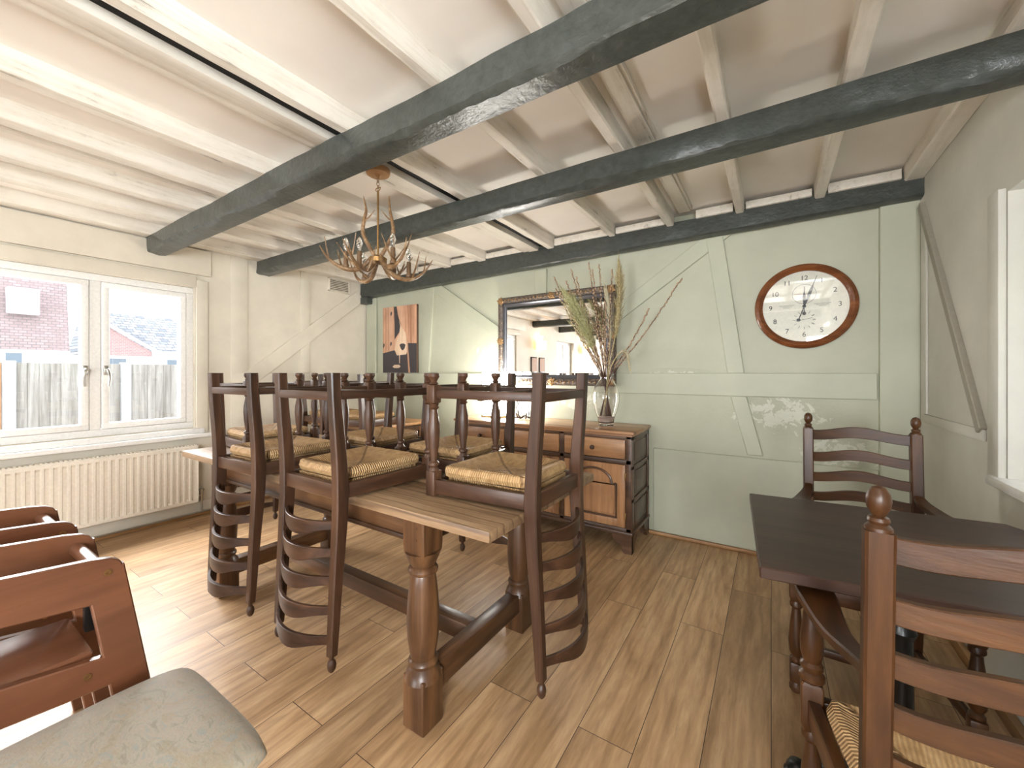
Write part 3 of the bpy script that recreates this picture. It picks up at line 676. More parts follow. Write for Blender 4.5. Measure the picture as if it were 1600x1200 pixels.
for (xa, sx) in ((SBW0, 1), (SBW1, -1)):
    for (ya, sy) in ((SY0, 1), (SY1-.01, -1)):
        f = NB()
        P = [(0, 0), (.055, 0), (.07, .02), (.068, .045), (.09, .06), (.11, .062), (.13, .085), (.14, .12), (0, .12)]
        prism(f, [(X(xa)+sx*(u-.008), v) for u, v in P], 'y', Yl(ya-.0095*sy), Yl(ya+.018*sy), .002)
        prism(f, [(Yl(ya)+sy*(u-.008), v) for u, v in P], 'x', X(xa)-sx*.008, X(xa)+sx*.018, .002)
        obj('bracket_foot', f, SBD['x'], sbd)

# ---------------------------------------------------------------- lamp on the sideboard
lx, ly = -2.06, 2.93
lp = thing('table_lamp', 'glowing white box table lamp on the sideboard below the mirror', 'lamp', (lx, ly, SH))
b = NB(); bx(b, -.095, .095, -.075, .075, .018, .40, .006); obj('lamp_shade', b, M_SHADE, lp)
b = NB(); bx(b, -.10, .10, -.08, .08, 0, .018, .003)
for sx in (-1, 1):
    for sy in (-1, 1): bx(b, sx*.098-.004, sx*.098+.004, sy*.078-.004, sy*.078+.004, .0, .405, .001)
obj('lamp_frame', b, flat('lamp_frame_paint', srgb(150, 150, 120), .5), lp)
# antler candle holder
an = thing('antler_candle_holder', 'small dark antler candle holder standing on the sideboard', 'candle holder', (-1.76, 2.93, SH))
b = NB()
for k in range(5):
    a = k*2*math.pi/5+.4; c, s = math.cos(a), math.sin(a)
    tube(b, spline([(0, 0, .03), (.04*c, .04*s, .012), (.075*c, .075*s, .03), (.09*c, .09*s, .075)], 5), lerps([.008, .008, .006, .002], 5), 8)
    tube(b, spline([(.05*c, .05*s, .016), (.065*c-.02*s, .065*s+.02*c, .03), (.07*c-.03*s, .07*s+.03*c, .055)], 4), lerps([.005, .004, .0015], 4), 6)
obj('antler_branches', b, flat('dark_horn', srgb(58, 44, 36), .4), an)
b = NB(); lathe(b, [(0, .025), (.032, .028), (.034, .08), (.031, .08), (.029, .034), (0, .032)], n=20); obj('glass_cup', b, M_GLASS, an)
sg = thing('metal_ornament', 'small dark twisted ornament standing between lamp and antler holder', 'ornament', (-1.87, 2.98, SH))
b = NB(); lathe(b, [(0, 0), (.03, 0), (.03, .006), (.006, .01), (.005, .03)], n=16); tube(b, spline([(0, 0, .02), (.015, 0, .05), (-.01, 0, .09), (.012, 0, .12), (-.004, 0, .15)], 6), .006, 8); obj('twisted_stem', b, M_BLACK, sg)

# ---------------------------------------------------------------- vase with dried stems
vx, vy = -1.035, 2.90
va = thing('glass_vase', 'clear glass baluster vase of dried stems on the sideboard', 'vase', (vx, vy, SH))
b = NB(); OUT = [(.052, 0), (.056, .004), (.054, .02), (.060, .05), (.082, .11), (.097, .18), (.098, .23), (.085, .29), (.060, .325), (.046, .345), (.046, .36), (.062, .385)]
INN = [(r-.004, z) for r, z in OUT[2:]][::-1]
lathe(b, [(0, 0)]+OUT+INN+[(.045, .026), (0, .022)], n=36); obj('vase_body', b, M_GLASS, va)
b = NB(); lathe(b, [(0, .028), (.046, .030), (.056, .05), (.062, .062), (.03, .072), (0, .07)], n=24); pb = tag(obj('pebble_filling', b, flat('pale_pebbles', srgb(190, 170, 158), .6, bump=.8, bs=140)), 'pale gravel filling the bottom of the glass vase', 'gravel', kind='stuff'); pb.location = (vx, vy, SH)
rnd = random.Random(12)
M_TWIG = flat('willow_twig', srgb(78, 48, 36), .5); M_CAT = flat('willow_catkin', srgb(176, 150, 124), .8)
def at_xz(px, py, Y):          # point on a plane of depth Y behind pixel direction
    th = math.atan(405/628); s, c = math.sin(th), math.cos(th); r = (px-800)/628; u = -(py-583)/628
    d = (-s+r*c, c+r*s, u); t = Y/d[1]; return Vector((d[0]*t, Y, EYE+d[2]*t))
tips = [(865, 432), (868, 450), (884, 438), (892, 420), (900, 432), (920, 409), (926, 420), (936, 412), (957, 420), (888, 480), (1066, 434), (1015, 482), (905, 470), (946, 470)]
WL = ['dried willow twig leaning over the left side of the mirror', 'upright dried willow twig between the two grass plumes', 'long dried willow twig arching right across the green wall']
for k, (tx, ty) in enumerate(tips):
    Yt = 2.90+rnd.uniform(-.10, .08) if tx < 1000 else 2.95
    tip = at_xz(tx, ty, Yt); neck = Vector((vx+(tip.x-vx)*.09, vy+(Yt-vy)*.2, SH+.37)); foot = Vector((vx-(tip.x-vx)*.10+rnd.uniform(-.01, .01), vy-(Yt-vy)*.2, SH+.045))
    mid = neck.lerp(tip, .5)+Vector((0, 0, -.02 if tx > 1000 or tx < 880 else 0))
    pts = spline([foot, neck, mid, tip], 9)
    root = thing('willow_twig', '', 'dried twig', tuple(foot), group='dried willow twigs in the glass vase')
    b = NB(); tube(b, [p-foot for p in pts], lerps([.0042, .0038, .003, .0018], 9), 6)
    for q in range(3 if tx < 1000 else 1):
        a = pts[12+q*4]-foot; e2 = a+Vector((rnd.uniform(-.03, .03), rnd.uniform(-.02, .02), .09)); tube(b, [a, e2], [.0015, .0008], 5)
    obj('stem', b, M_TWIG, root)
    b = NB()
    for i in range(11, len(pts)-1):
        for q in range(2):
            p = pts[i].lerp(pts[i+1], q*.5)-foot; d = (pts[i+1]-pts[i]).normalized()
            off = d.orthogonal().normalized(); off.rotate(Matrix.Rotation(rnd.uniform(0, 6.28), 3, d)); p = p+off*.0045
            lathe(b, [(0, -.012), (.0062, -.003), (.0066, .003), (0, .013)], tuple(p), 6, d.to_track_quat('Z', 'Y').to_matrix())
    obj('catkins', b, M_CAT, root)
    root['label'] = ('leftmost low dried willow twig crossing the mirror frame' if tx < 866 else WL[2] if tx > 1050 else 'shorter dried willow twig leaning right over the green wall' if tx > 1000 else
                     'dried willow twig with its tip '+['', 'just below the leftmost tip', 'over the mirror, third from the left', 'above the mirror, fourth from the left', 'above the mirror, fifth from the left', 'highest of all, above the mirror', 'just right of the highest tip', 'above the mirror, seventh from the left', 'beside the upright grass plume', 'low in front of the mirror glass', '', '', 'inside the curved plume, low over the mirror', 'low between the two plumes'][k])
def hair(name, a, b_, c_):
    t = NT(name); n = t.noise(t.coord(), 75, 3, .8); return t.set(t.ramp(n, [(.35, a), (.5, b_), (.65, c_)]), .8)
M_PAMP = hair('pampas_green', srgb(112, 112, 66), srgb(164, 160, 112), srgb(206, 200, 156)); M_PAMP2 = hair('pampas_straw', srgb(120, 104, 66), srgb(172, 156, 112), srgb(208, 194, 152))
def pampas(path, width, label, mat, n, seed, lenh=.10):
    rg = random.Random(seed); pts = spline(path, 12); foot = pts[0]
    root = thing('pampas_grass', label, 'dried grass', tuple(foot))
    b = NB(); tube(b, [p-foot for p in pts], lerps([.004]*len(path), 12), 7); obj('stem', b, M_PAMP2, root)
    b = bmesh.new(); k0 = int(len(pts)*.45)
    for i in range(n):
        u = rg.random(); fi = k0+u*(len(pts)-2-k0); i0 = int(fi); p = pts[i0].lerp(pts[i0+1], fi-i0)-foot; d = (pts[i0+1]-pts[i0]).normalized()
        wv = width*math.sin(math.pi*min(1, .12+u*.95))**.7
        o = d.orthogonal().normalized(); o.rotate(Matrix.Rotation(rg.uniform(0, 6.28), 3, d))
        L = lenh*rg.uniform(.4, 1.3); sp = wv*rg.uniform(.15, 1.0)*(1.5 if rg.random() < .12 else 1)
        q1 = p+d*L*.45+o*sp*.7; q2 = p+d*L+o*sp+Vector((0, 0, -.012*rg.random()))
        s = d.cross(o)*rg.choice((1, -1))*.0019
        v = [b.verts.new(w_) for w_ in (p-s, p+s, q1+s, q1-s, q2)]
        b.faces.new((v[0], v[1], v[2], v[3])); b.faces.new((v[3], v[2], v[4]))
    obj('plume', b, mat, root, smooth=False); return root
ft = lambda dx: Vector((vx+dx, vy, SH+.05)); nk = lambda dx: Vector((vx+dx, vy, SH+.37))
pampas([ft(.02), nk(-.02), at_xz(925, 540, 2.86), at_xz(905, 492, 2.84), at_xz(886, 462, 2.84)], .115, 'curved green pampas plume drooping left over the mirror', M_PAMP, 1500, 1, .12)
pampas([ft(-.02), nk(.01), at_xz(962, 520, 2.93), at_xz(968, 455, 2.93), at_xz(967, 412, 2.93)], .06, 'upright straw-green pampas plume, tallest in the glass vase', M_PAMP2, 800, 2)
pampas([ft(-.01), nk(.012), at_xz(953, 530, 2.97), at_xz(951, 480, 2.97), at_xz(945, 448, 2.97)], .035, 'thin pale pampas plume behind the upright one', flat('pampas_pale', srgb(196, 188, 160), .9), 350, 3)
pampas([ft(.0), nk(.02), at_xz(965, 555, 2.84), at_xz(978, 552, 2.82), at_xz(985, 580, 2.82)], .02, 'small pale grass wisp drooping from the vase rim to the right', bpy.data.materials['pampas_pale'], 160, 4, .05)

# ---------------------------------------------------------------- mirror
mx0, mx1, mz0, mz1 = -2.155, -1.03, 1.105, 1.91
mr = thing('wall_mirror', 'large mirror in a carved silver-gold frame on the green wall', 'mirror', ((mx0+mx1)/2, YB-.024, mz0))
W, H = (mx1-mx0)/2, mz1-mz0; fw = .085
def frame_rings(secs):
    rings = []
    for (sx, sz) in ((-1, 0), (1, 0), (1, 1), (-1, 1)):
        rings.append([(sx*(W-o), -y, (H-o) if sz else o) for o, y in secs])
    return rings+[rings[0]]
b = NB(); loft(b, frame_rings([(0, 0), (0, .022), (.012, .036), (.035, .040), (.055, .030), (.060, .0)]), cap=False); obj('carved_frame', b, M_FRAME, mr)
b = NB(); loft(b, frame_rings([(.058, 0), (.058, .030), (.068, .034), (.076, .026), (.088, .020), (.095, .0)]), cap=False)
obj('inner_moulding', b, M_FRAMED, mr)
b = NB(); bx(b, -W+.09, W-.09, -.012, -.006, .09, H-.09); obj('mirror_glass', b, M_MIRROR, mr, smooth=False)
b = NB(); bx(b, -W+.02, W-.02, -.006, 0, .02, H-.02); obj('backing', b, M_BLACK, mr, smooth=False)
def leaf_cluster(b, x, z, sc, seed):
    rg = random.Random(seed)
    for i in range(9):
        a = i*2*math.pi/9+rg.uniform(-.2, .2); L = sc*rg.uniform(.7, 1.1)
        M = Matrix.Rotation(a, 3, 'Y') @ Matrix.Rotation(R(18), 3, 'Z')
        lathe(b, [(0, 0), (.28*sc, .3*L), (.32*sc*.8, .6*L), (.1*sc, .9*L), (0, L)], (x, -.036, z), 8, Matrix.Rotation(a, 3, 'Y') @ Matrix.Diagonal((1, .45, 1)))
    lathe(b, [(.3*sc, 0), (.25*sc, .2*sc), (0, .35*sc)], (x, -.036, z), 10, Matrix.Rotation(R(90), 3, 'X'))
GILT = flat('gilt_bronze', srgb(158, 124, 84), .35, .6)
for i, (x, z) in enumerate(((-W+.035, .035), (W-.035, .035), (-W+.035, H-.035), (W-.035, H-.035), (0, H-.03), (0, .03), (-W+.03, H/2), (W-.03, H/2))): b = NB(); leaf_cluster(b, x, z, .042, i); obj('leaf_ornament', b, GILT, mr)
b = NB()
rg = random.Random(3)
for i in range(26):
    for zz in (.03, H-.03): lathe(b, [(0, 0), (.009, .004), (0, .010)], (-W+.09+i*(2*W-.18)/25, -.038, zz+rg.uniform(-.005, .005)), 6, Matrix.Rotation(R(90), 3, 'X'))
obj('beading', b, GILT, mr)

# ---------------------------------------------------------------- dog picture
pw, ph = .55, .75
dp = thing('dog_picture', 'unframed canvas of a dog face made of planks on the green wall', 'picture', (-3.80, YB-.002, 1.215))
b = NB(); bx(b, 0, pw, -.028, 0, 0, ph, .002); obj('canvas', b, flat('canvas_edge', srgb(96, 72, 56), .7), dp)
def patch(name, poly, mat, lift):
    b = NB(); prism(b, [(u*pw, v*ph) for u, v in poly], 'y', -.0285-lift, -.028, 0); return obj(name, b, mat, dp)
PK = wood('pink_plank_print', srgb(150, 104, 76), srgb(206, 160, 130), srgb(226, 186, 158), 'z', scale=11, rough=.6, coat=0, bump=0, streak=.4)
DKP = flat('dark_slate_print', srgb(62, 56, 58), .6, bs=9); MUZ = wood('muzzle_print', srgb(170, 128, 96), srgb(220, 190, 160), srgb(234, 212, 188), 'z', scale=9, rough=.6, coat=0, bump=0, streak=.3)
patch('painted_ground', [(0, 0), (1, 0), (1, 1), (0, 1)], PK, .0003)
patch('painted_dark_area', [(.0, .0), (1, 0), (1, .43), (.72, .44), (.70, .30), (.34, .34), (.0, .30)], DKP, .0008)
patch('painted_eye_patch', [(.34, 1), (.42, 1), (.47, .85), (.54, .73), (.52, .62), (.36, .5), (.36, .75)], DKP, .0008)
patch('painted_muzzle', [(.42, .90), (.55, .70), (.68, .60), (.74, .45), (.77, .34), (.70, .27), (.43, .26), (.37, .34), (.40, .45), (.50, .58), (.53, .70), (.47, .84)], MUZ, .0012)
patch('painted_nose', [(.51, .415), (.55, .435), (.64, .435), (.69, .415), (.66, .36), (.60, .33), (.55, .36)], DKP, .0018)
patch('painted_ear_line', [(.70, .60), (.73, .60), (.82, .0), (.77, .0)], PK, .0015)
patch('painted_knot', [(.30, .09), (.36, .12), (.50, .12), (.54, .09), (.48, .07), (.36, .07)], MUZ, .0012)
patch('painted_tongue', [(.50, .27), (.525, .27), (.52, .14), (.505, .14)], MUZ, .0012)
for (u, v) in ((.25, .86), (.24, .40), (.02, .38)):
    patch('painted_knot', [(u, v), (u+.03, v+.03), (u+.035, v+.06), (u, v+.075), (u-.015, v+.03)], DKP, .0012)
for u in (.17, .33, .83): patch('painted_plank_line', [(u, .34 if u < .5 else .45), (u+.006, .34 if u < .5 else .45), (u+.006, 1), (u, 1)], flat('plank_line_print', srgb(110, 72, 52), .7), .0006)

# ---------------------------------------------------------------- clock
cx, cz, cr = .175, 1.632, .268
ck = thing('wall_clock', 'round wooden wall clock with a cream dial on the green wall', 'clock', (cx, YB-.001, cz))
RX = Matrix.Rotation(R(90), 3, 'X')
b = NB(); lathe(b, [(.222, .0), (cr-.006, 0), (cr, .010), (cr-.002, .026), (cr-.012, .038), (cr-.024, .042), (cr-.034, .036), (cr-.038, .030), (cr-.046, .026), (.222, .018), (.222, 0)], n=72, M=RX); obj('clock_frame', b, CLK, ck)
b = NB(); lathe(b, [(0, 0), (.2225, 0), (.2225, .012), (0, .012)], n=64, M=RX); obj('dial', b, flat('cream_dial', srgb(228, 226, 210), .35), ck)
INK = flat('dial_ink', srgb(34, 32, 30), .5); GREYI = flat('dial_grey_ink', srgb(140, 138, 128), .6)
def text_mesh(s, size, x, z, name='numeral', mat=INK):
    cu = bpy.data.curves.new('tx', 'FONT'); cu.body = s; cu.size = size; cu.align_x = 'CENTER'; cu.align_y = 'CENTER'; cu.extrude = .0004
    o = bpy.data.objects.new('tx', cu); C.objects.link(o); dg = bpy.context.evaluated_depsgraph_get(); me = bpy.data.meshes.new_from_object(o.evaluated_get(dg))
    bpy.data.objects.remove(o); me.name = name
    me.transform(Matrix.Translation((x, -.0126, z)) @ Matrix.Rotation(R(90), 4, 'X')); me.materials.clear(); me.materials.append(mat)
    q = bpy.data.objects.new(name, me); C.objects.link(q); q.parent = ck; return q
for h in range(1, 13):
    a = R(30*h); text_mesh(str(h), .042, .178*math.sin(a), .178*math.cos(a))
def ring(b, x, z, r, w_, lift=.0125, n=48):
    lathe(b, [(r-w_, 0), (r, 0), (r, .0008), (r-w_, .0008), (r-w_, 0)], (x, -lift, z), n, RX)
b = NB(); ring(b, 0, .078, .062, .0025); obj('small_dial_ring', b, GREYI, ck)
b = NB(); box(b, (-.012, -.0138, .078), (.085, .0008, .0018)); obj('small_red_hand', b, flat('red_ink', srgb(150, 60, 48), .5), ck)
b = NB()
for k in range(12):
    a = R(30*k); r0 = .052; wd = .009 if k in (2, 3, 4) else .004
    box(b, (r0*math.sin(a), -.0129, -.085+r0*math.cos(a)), (wd*.7, .0008, .016), 0, Matrix.Rotation(a, 3, 'Y'))
obj('small_dial_marks', b, GREYI, ck)
b = NB(); box(b, (0, -.0142, -.083), (.085, .0008, .002), 0, Matrix.Rotation(R(-12), 3, 'Y')); obj('small_dial_hand', b, INK, ck)
b = NB()
for s in (-1, 1):
    for k in range(3): box(b, (s*.092, -.0129, .012-k*.0075), (.085-.024*k, .0006, .0022))
obj('dial_inscription', b, GREYI, ck)
def hand(a, L, tail, name, lift):
    P = [(-.0012, L), (-.002, L*.72), (-.008, L*.52), (-.008, L*.40), (-.003, .0), (-.0025, -tail), (.0025, -tail), (.003, 0), (.008, L*.40), (.008, L*.52), (.002, L*.72), (.0012, L)]
    b = NB(); c, s = math.cos(a), math.sin(a); prism(b, [(u*c+v_*s, -u*s+v_*c) for u, v_ in P], 'y', -lift-.0015, -lift)
    for (rr, v_) in ((.010, 0), (.0105, -tail)): lathe(b, [(0, 0), (rr, 0), (rr, .002), (0, .0025)], (v_*s, -lift, v_*c), 18, RX)
    obj(name, b, M_BLACK, ck)
hand(R(0), .125, .045, 'hour_hand', .0155); hand(R(19), .197, .09, 'minute_hand', .0185)
b = NB(); lathe(b, [(0, 0), (.2218, 0), (.2218, .002), (0, .0025)], (0, -.024, 0), 64, RX); obj('clock_glass', b, M_PANE, ck)

# ---------------------------------------------------------------- antler chandelier
hx, hy = -1.745, 1.40
chd = thing('antler_chandelier', 'antler chandelier with candle bulbs hanging between the two beams', 'chandelier', (hx, hy, 2.284)); chd.scale = (.90, .90, .93)
b = NB(); lathe(b, [(0, -.0), (.070, -.0), (.070, -.018), (.064, -.028), (.02, -.032), (.008, -.045), (0, -.046)], n=32); o = obj('ceiling_rose', b, M_COPPER, chd); 
b = NB()
for k in range(3):
    z = -.055-.026*k; M = Matrix.Rotation(R(90*k), 3, 'Z')
    tube(b, [M @ Vector((.008*math.cos(t), 0, z+.018*math.sin(t))) for t in [i*math.pi/6 for i in range(13)]], .0018, 6)
tube(b, [(0, 0, -.125), (-.02, 0, -.115), (-.022, 0, -.105), (.022, 0, -.105), (.02, 0, -.115), (0, 0, -.125)], .0025, 6)
obj('chain', b, M_BRASS, chd)
b = NB(); tube(b, [(0, 0, -.12), (0, 0, -.50)], .006, 10); lathe(b, [(0, -.53), (.05, -.528), (.052, -.505), (.03, -.49), (0, -.488)], n=24); obj('stem', b, M_BRASS, chd)
ca = math.atan(405/628)
def antler(b, P, rad, tines):
    pts = spline(P, 7); tube(b, pts, lerps(rad, 7), 9)
    for (i, v, L, r) in tines:
        p = pts[i]; q1 = p+Vector(v)*L*.5+Vector((0, 0, L*.12)); q2 = p+Vector(v)*L+Vector((0, 0, L*.5)); tube(b, spline([p, q1, q2], 4), lerps([r, r*.75, .0015], 4), 7)
for s in (-1, 1):
    b = NB(); rx, ry = math.cos(ca)*s, math.sin(ca)*s; q = lambda r, z: (rx*r, ry*r, z)
    antler(b, [q(.012, -.50), q(.05, -.44), q(.088, -.36), q(.082, -.29), q(.07, -.23), q(.085 if s < 0 else .065, -.15)], [.011, .012, .012, .010, .008, .002], [(21, (-rx*.9, -ry*.9, .4), .07, .006)])
    obj('upright_antler', b, M_ANT, chd)
for k in range(6):
    a = ca+R(180+60*k+12); c, s = math.cos(a), math.sin(a); low = .035 if k % 2 else 0
    q = lambda r, z, t=0: (c*r-s*t, s*r+c*t, z-low)
    b = NB()
    antler(b, [q(.03, -.50), q(.10, -.565), q(.18, -.575, .02), q(.26, -.53, .03), q(.315, -.455, .02)], [.015, .014, .012, .008, .002],
           [(8, (c*.3-s*.8, s*.3+c*.8, .5), .12, .007), (15, (c*.4+s*.9, s*.4-c*.9, .6), .12, .007), (21, (c*.2-s*.5, s*.2+c*.5, .9), .08, .005)])
    ar = obj('antler_arm', b, M_ANT, chd)
    b = NB(); lathe(b, [(0, 0), (.016, 0), (.018, .012), (.013, .02), (.0125, .085), (.010, .088), (0, .088)], q(.175, -.565, .01), 16); obj('candle_sleeve', b, flat('candle_sleeve_brown', srgb(104, 78, 52), .6) if k == 0 else bpy.data.materials['candle_sleeve_brown'], ar)
    b = NB(); lathe(b, [(.008, .088), (.009, .098), (.0145, .115), (.0165, .128), (.013, .146), (.006, .160), (0, .167)], q(.175, -.565, .01), 16); obj('candle_bulb', b, M_GLASS, ar)

# ---------------------------------------------------------------- armchairs at the dark table
def make_armchair(label, group):
    t = thing('ladderback_armchair', label, 'armchair', group=group)
    FX, RXX, FY, RY = .245, .175, -.17, .17
    for s in (-1, 1):
        b = NB(); P = [(s*RXX, RY+.045, 0), (s*RXX, RY+.02, .2), (s*RXX, RY, .42), (s*RXX, RY+.006, .6), (s*RXX, RY+.02, .80), (s*RXX, RY+.03, .962)]
        sweep_box(b, [tuple(p) for p in spline(P, 4)], .037, lerps([.034, .038, .042, .040, .038, .036], 4)); p = obj('rear_post', b, AC['z'], t)
        b = NB(); lathe(b, [(.018, .960), (.0175, .967), (.012, .972), (.0145, .977), (.013, .982), (.008, .985), (.010, .988), (.0150, .998), (.0163, 1.009), (.0145, 1.020), (.009, 1.029), (0, 1.033)], (s*RXX, RY+.03, 0), 24); obj('finial', b, AC['z'], p)
        # front leg: foot, turned shaft, block, turned arm support
        b = NB(); x, y = s*(FX-.01), FY
        lathe(b, [(0, 0), (.016, 0), (.023, .010), (.023, .022), (.013, .036), (.012, .04)], (x, y, 0), 18); box(b, (x, y, .075), (.042, .042, .075), .006)
        lathe(b, [(.013, .108), (.020, .118), (.020, .126), (.014, .134), (.022, .15), (.025, .19), (.021, .25), (.015, .30), (.014, .315), (.021, .325), (.021, .335), (.018, .345)], (x, y, 0), 18)
        rings = []
        for z, hw in ((.335, .012), (.345, .018), (.365, .0225), (.455, .0225), (.462, .019)):
            a = hw; e = .003; rings.append([(x-a+e, y-a, z), (x+a-e, y-a, z), (x+a, y-a+e, z), (x+a, y+a-e, z), (x+a-e, y+a, z), (x-a+e, y+a, z), (x-a, y+a-e, z), (x-a, y-a+e, z)])
        loft(b, rings)
        lathe(b, [(.018, .458), (.027, .468), (.027, .478), (.019, .486), (.024, .494), (.024, .502), (.018, .51), (.023, .53), (.024, .56), (.018, .62), (.013, .655), (.016, .665), (.014, .69)], (x, y, 0), 18)
        obj('front_leg', b, AC['z'], t)
        # arm
        b = NB(); rings = []; P = spline([(s*(RXX+.002), RY-.008, .712), (s*(RXX+.008), RY-.06, .698), (s*(RXX+.035), RY-.16, .683), (s*(FX-.015), FY+.06, .692), (s*(FX), FY-.03, .700), (s*(FX+.005), FY-.065, .690)], 5)
        wd = lerps([.030, .040, .052, .078, .086, .070], 5)
        for p, w_ in zip(P, wd):
            h = .011; e = .004
            rings.append([(p.x-w_/2, p.y, p.z-h+e), (p.x-w_/2, p.y, p.z+h-e), (p.x-w_/2+e, p.y, p.z+h), (p.x+w_/2-e, p.y, p.z+h), (p.x+w_/2, p.y, p.z+h-e), (p.x+w_/2, p.y, p.z-h+e), (p.x+w_/2-e, p.y, p.z-h), (p.x-w_/2+e, p.y, p.z-h)])
        loft(b, rings); obj('armrest', b, AC['y'], t)
        b = NB(); dx = (RXX-FX+.01); L = math.hypot(dx, RY-FY); A = Matrix.Rotation(math.atan2(-s*dx, RY-FY), 3, 'Z')
        box(b, (s*(FX-.01+RXX)/2, 0, .395), (.026, L, .06), .004, A); obj('seat_rail', b, AC['y'], t)
        b = NB(); box(b, (s*(FX-.01+RXX)/2, .01, .085), (.022, L+.02, .03), .004, A); obj('stretcher', b, AC['y'], t)
    b = NB(); bx(b, -FX+.01, FX-.01, FY-.013, FY+.013, .365, .425, .004); obj('seat_rail', b, AC['x'], t)
    b = NB(); bx(b, -RXX, RXX, RY-.013, RY+.013, .365, .425, .004); obj('seat_rail', b, AC['x'], t)
    b = NB(); bx(b, -.205, .205, -.012, .012, .07, .10, .004); obj('stretcher', b, AC['x'], t)
    b = NB(); merge(b, rush_pad(.222, .162, .160, .405, .452, 1)); obj('rush_seat', b, M_RUSHA, t, angle=17)
    for z, h in ((.580, .038), (.665, .038), (.750, .039), (.838, .040), (.935, .042)):
        b = NB(); slat(b, RXX-.014, RY+.004+(z-.5)*.06, z, h, .022, .020, .016, 22, 'both'); obj('back_slat', b, AC['x'], t)
    return t
ac = make_armchair('wooden ladderback armchair in the right foreground with its back to the viewer', None)
ac.location = (.318, 1.05, 0); ac.rotation_euler = (0, 0, math.pi)
ac.rotation_euler = (0, 0, math.pi)
dup(ac, (.315, 2.045, 0), (0, 0, 0), 'wooden ladderback armchair behind the dark table, facing the viewer')

# dark table on a cast iron foot
dt = thing('square_dining_table', 'square dark wooden table on a black iron pedestal by the off-white wall', 'table', (.292, 1.475, 0))
b = NB(); prism(b, [(-.362, .315), (.31, .372), (.352, .29), (.352, -.29), (-.315, -.352)], 'z', .722, .75, .003); obj('tabletop', b, DT['x'], dt)
b = NB(); bx(b, -.168, .19, -.168, .24, .655, .722, .003); obj('apron', b, DT['x'], dt)
b = NB(); lathe(b, [(.05, .02), (.06, .05), (.04, .08), (.028, .13), (.036, .16), (.028, .19), (.026, .5), (.034, .52), (.026, .54), (.03, .62), (.09, .64), (.09, .656)], n=28); obj('pedestal', b, M_BLACK, dt)
for k in range(4):
    a = R(90*k+180); c, s = math.cos(a), math.sin(a); b = NB()
    tube(b, spline([(c*.03, s*.03, .12), (c*.10, s*.10, .09), (c*.17, s*.17, .045), (c*.225, s*.225, .022)], 6), lerps([.028, .024, .022, .02], 6), 10)
    lathe(b, [(0, 0), (.036, 0), (.036, .014), (.028, .022), (.030, .03), (.022, .044), (.012, .05), (0, .051)], (c*.225, s*.225, 0), 18); obj('iron_foot', b, M_BLACK, dt)

# ---------------------------------------------------------------- upholstered seat in the foreground
st = thing('upholstered_stool', 'padded seat in mottled grey-green fabric at the bottom left', 'stool', (-1.075, .205, 0))
def cushion(hx_, hy_, z0, z1, n=24):
    b = bmesh.new(); g = {}
    for s in (-1, 1):
        for i in range(n+1):
            for j in range(n+1):
                u, v = -1+2*i/n, -1+2*j/n; uu = math.copysign(1-(1-abs(u))**1.5, u); vv = math.copysign(1-(1-abs(v))**1.5, v)
                e = i in (0, n) or j in (0, n)
                if e and s == 1: continue
                p = 3.2
                f = (1-abs(uu)**p)*(1-abs(vv)**p); h = f**.38
                cc = 1-.055*(abs(uu)*abs(vv))**5
                z = z0+.02+(z1-z0-.02)*h if s == 1 else z0+.02-.02*min(1, h*2)
                g[(s, i, j)] = b.verts.new((uu*hx_*cc, vv*hy_*cc, z0+.02 if e else z))
    G = lambda s, i, j: g.get((s, i, j)) or g[(-1, i, j)]
    for s in (-1, 1):
        for i in range(n):
            for j in range(n):
                q = [G(s, i, j), G(s, i+1, j), G(s, i+1, j+1), G(s, i, j+1)]
                if s < 0: q.reverse()
                b.faces.new(q)
    return b
obj('cushion', cushion(.225, .225, .415, .485), M_FAB, st, angle=80)
for (x0, x1, y0, y1) in ((-.20, .20, .175, .197), (-.20, .20, -.197, -.175), (-.20, -.178, -.18, .18), (.178, .20, -.18, .18)):
    b = NB(); bx(b, x0, x1, y0, y1, .35, .43, .004); obj('seat_rail', b, HC['x'], st)
for sx in (-1, 1):
    for sy in (-1, 1):
        b = NB(); sweep_box(b, [(sx*.18, sy*.18, z) for z in (0, .2, .42)], [.028, .034, .040], [.028, .034, .040]); obj('leg', b, HC['z'], st)

# ---------------------------------------------------------------- high chairs
def side_frame():
    """outline in (y, z) with two openings, built as strips"""
    b = bmesh.new(); th = .022
    def quadprism(P): 
        bb = NB(); prism(bb, P, 'x', -th/2, th/2, .003); merge(b, bb)
    # top rail, middle rail, front leg, rear leg
    def rounded(y0, z0, y1, z1): pass
    top = [(-.38, .79), (-.34, .80), (-.06, .775), (-.025, .768), (-.008, .758), (0, .74), (.012, .66), (-.055, .665), (-.33, .70), (-.385, .70)]
    quadprism([(y, z-.015) for y, z in top])
    quadprism([(.000, .735), (.012, .66), (.115, .0), (.04, 0), (-.060, .655), (-.055, .66)])
    quadprism([(-.385, .70), (-.325, .70), (-.42, 0), (-.49, 0)])
    quadprism([(-.355, .555), (-.335, .56), (-.035, .515), (-.03, .515), (-.022, .44), (-.10, .445), (-.36, .47)])
    bmesh.ops.recalc_face_normals(b, faces=b.faces)
    return b
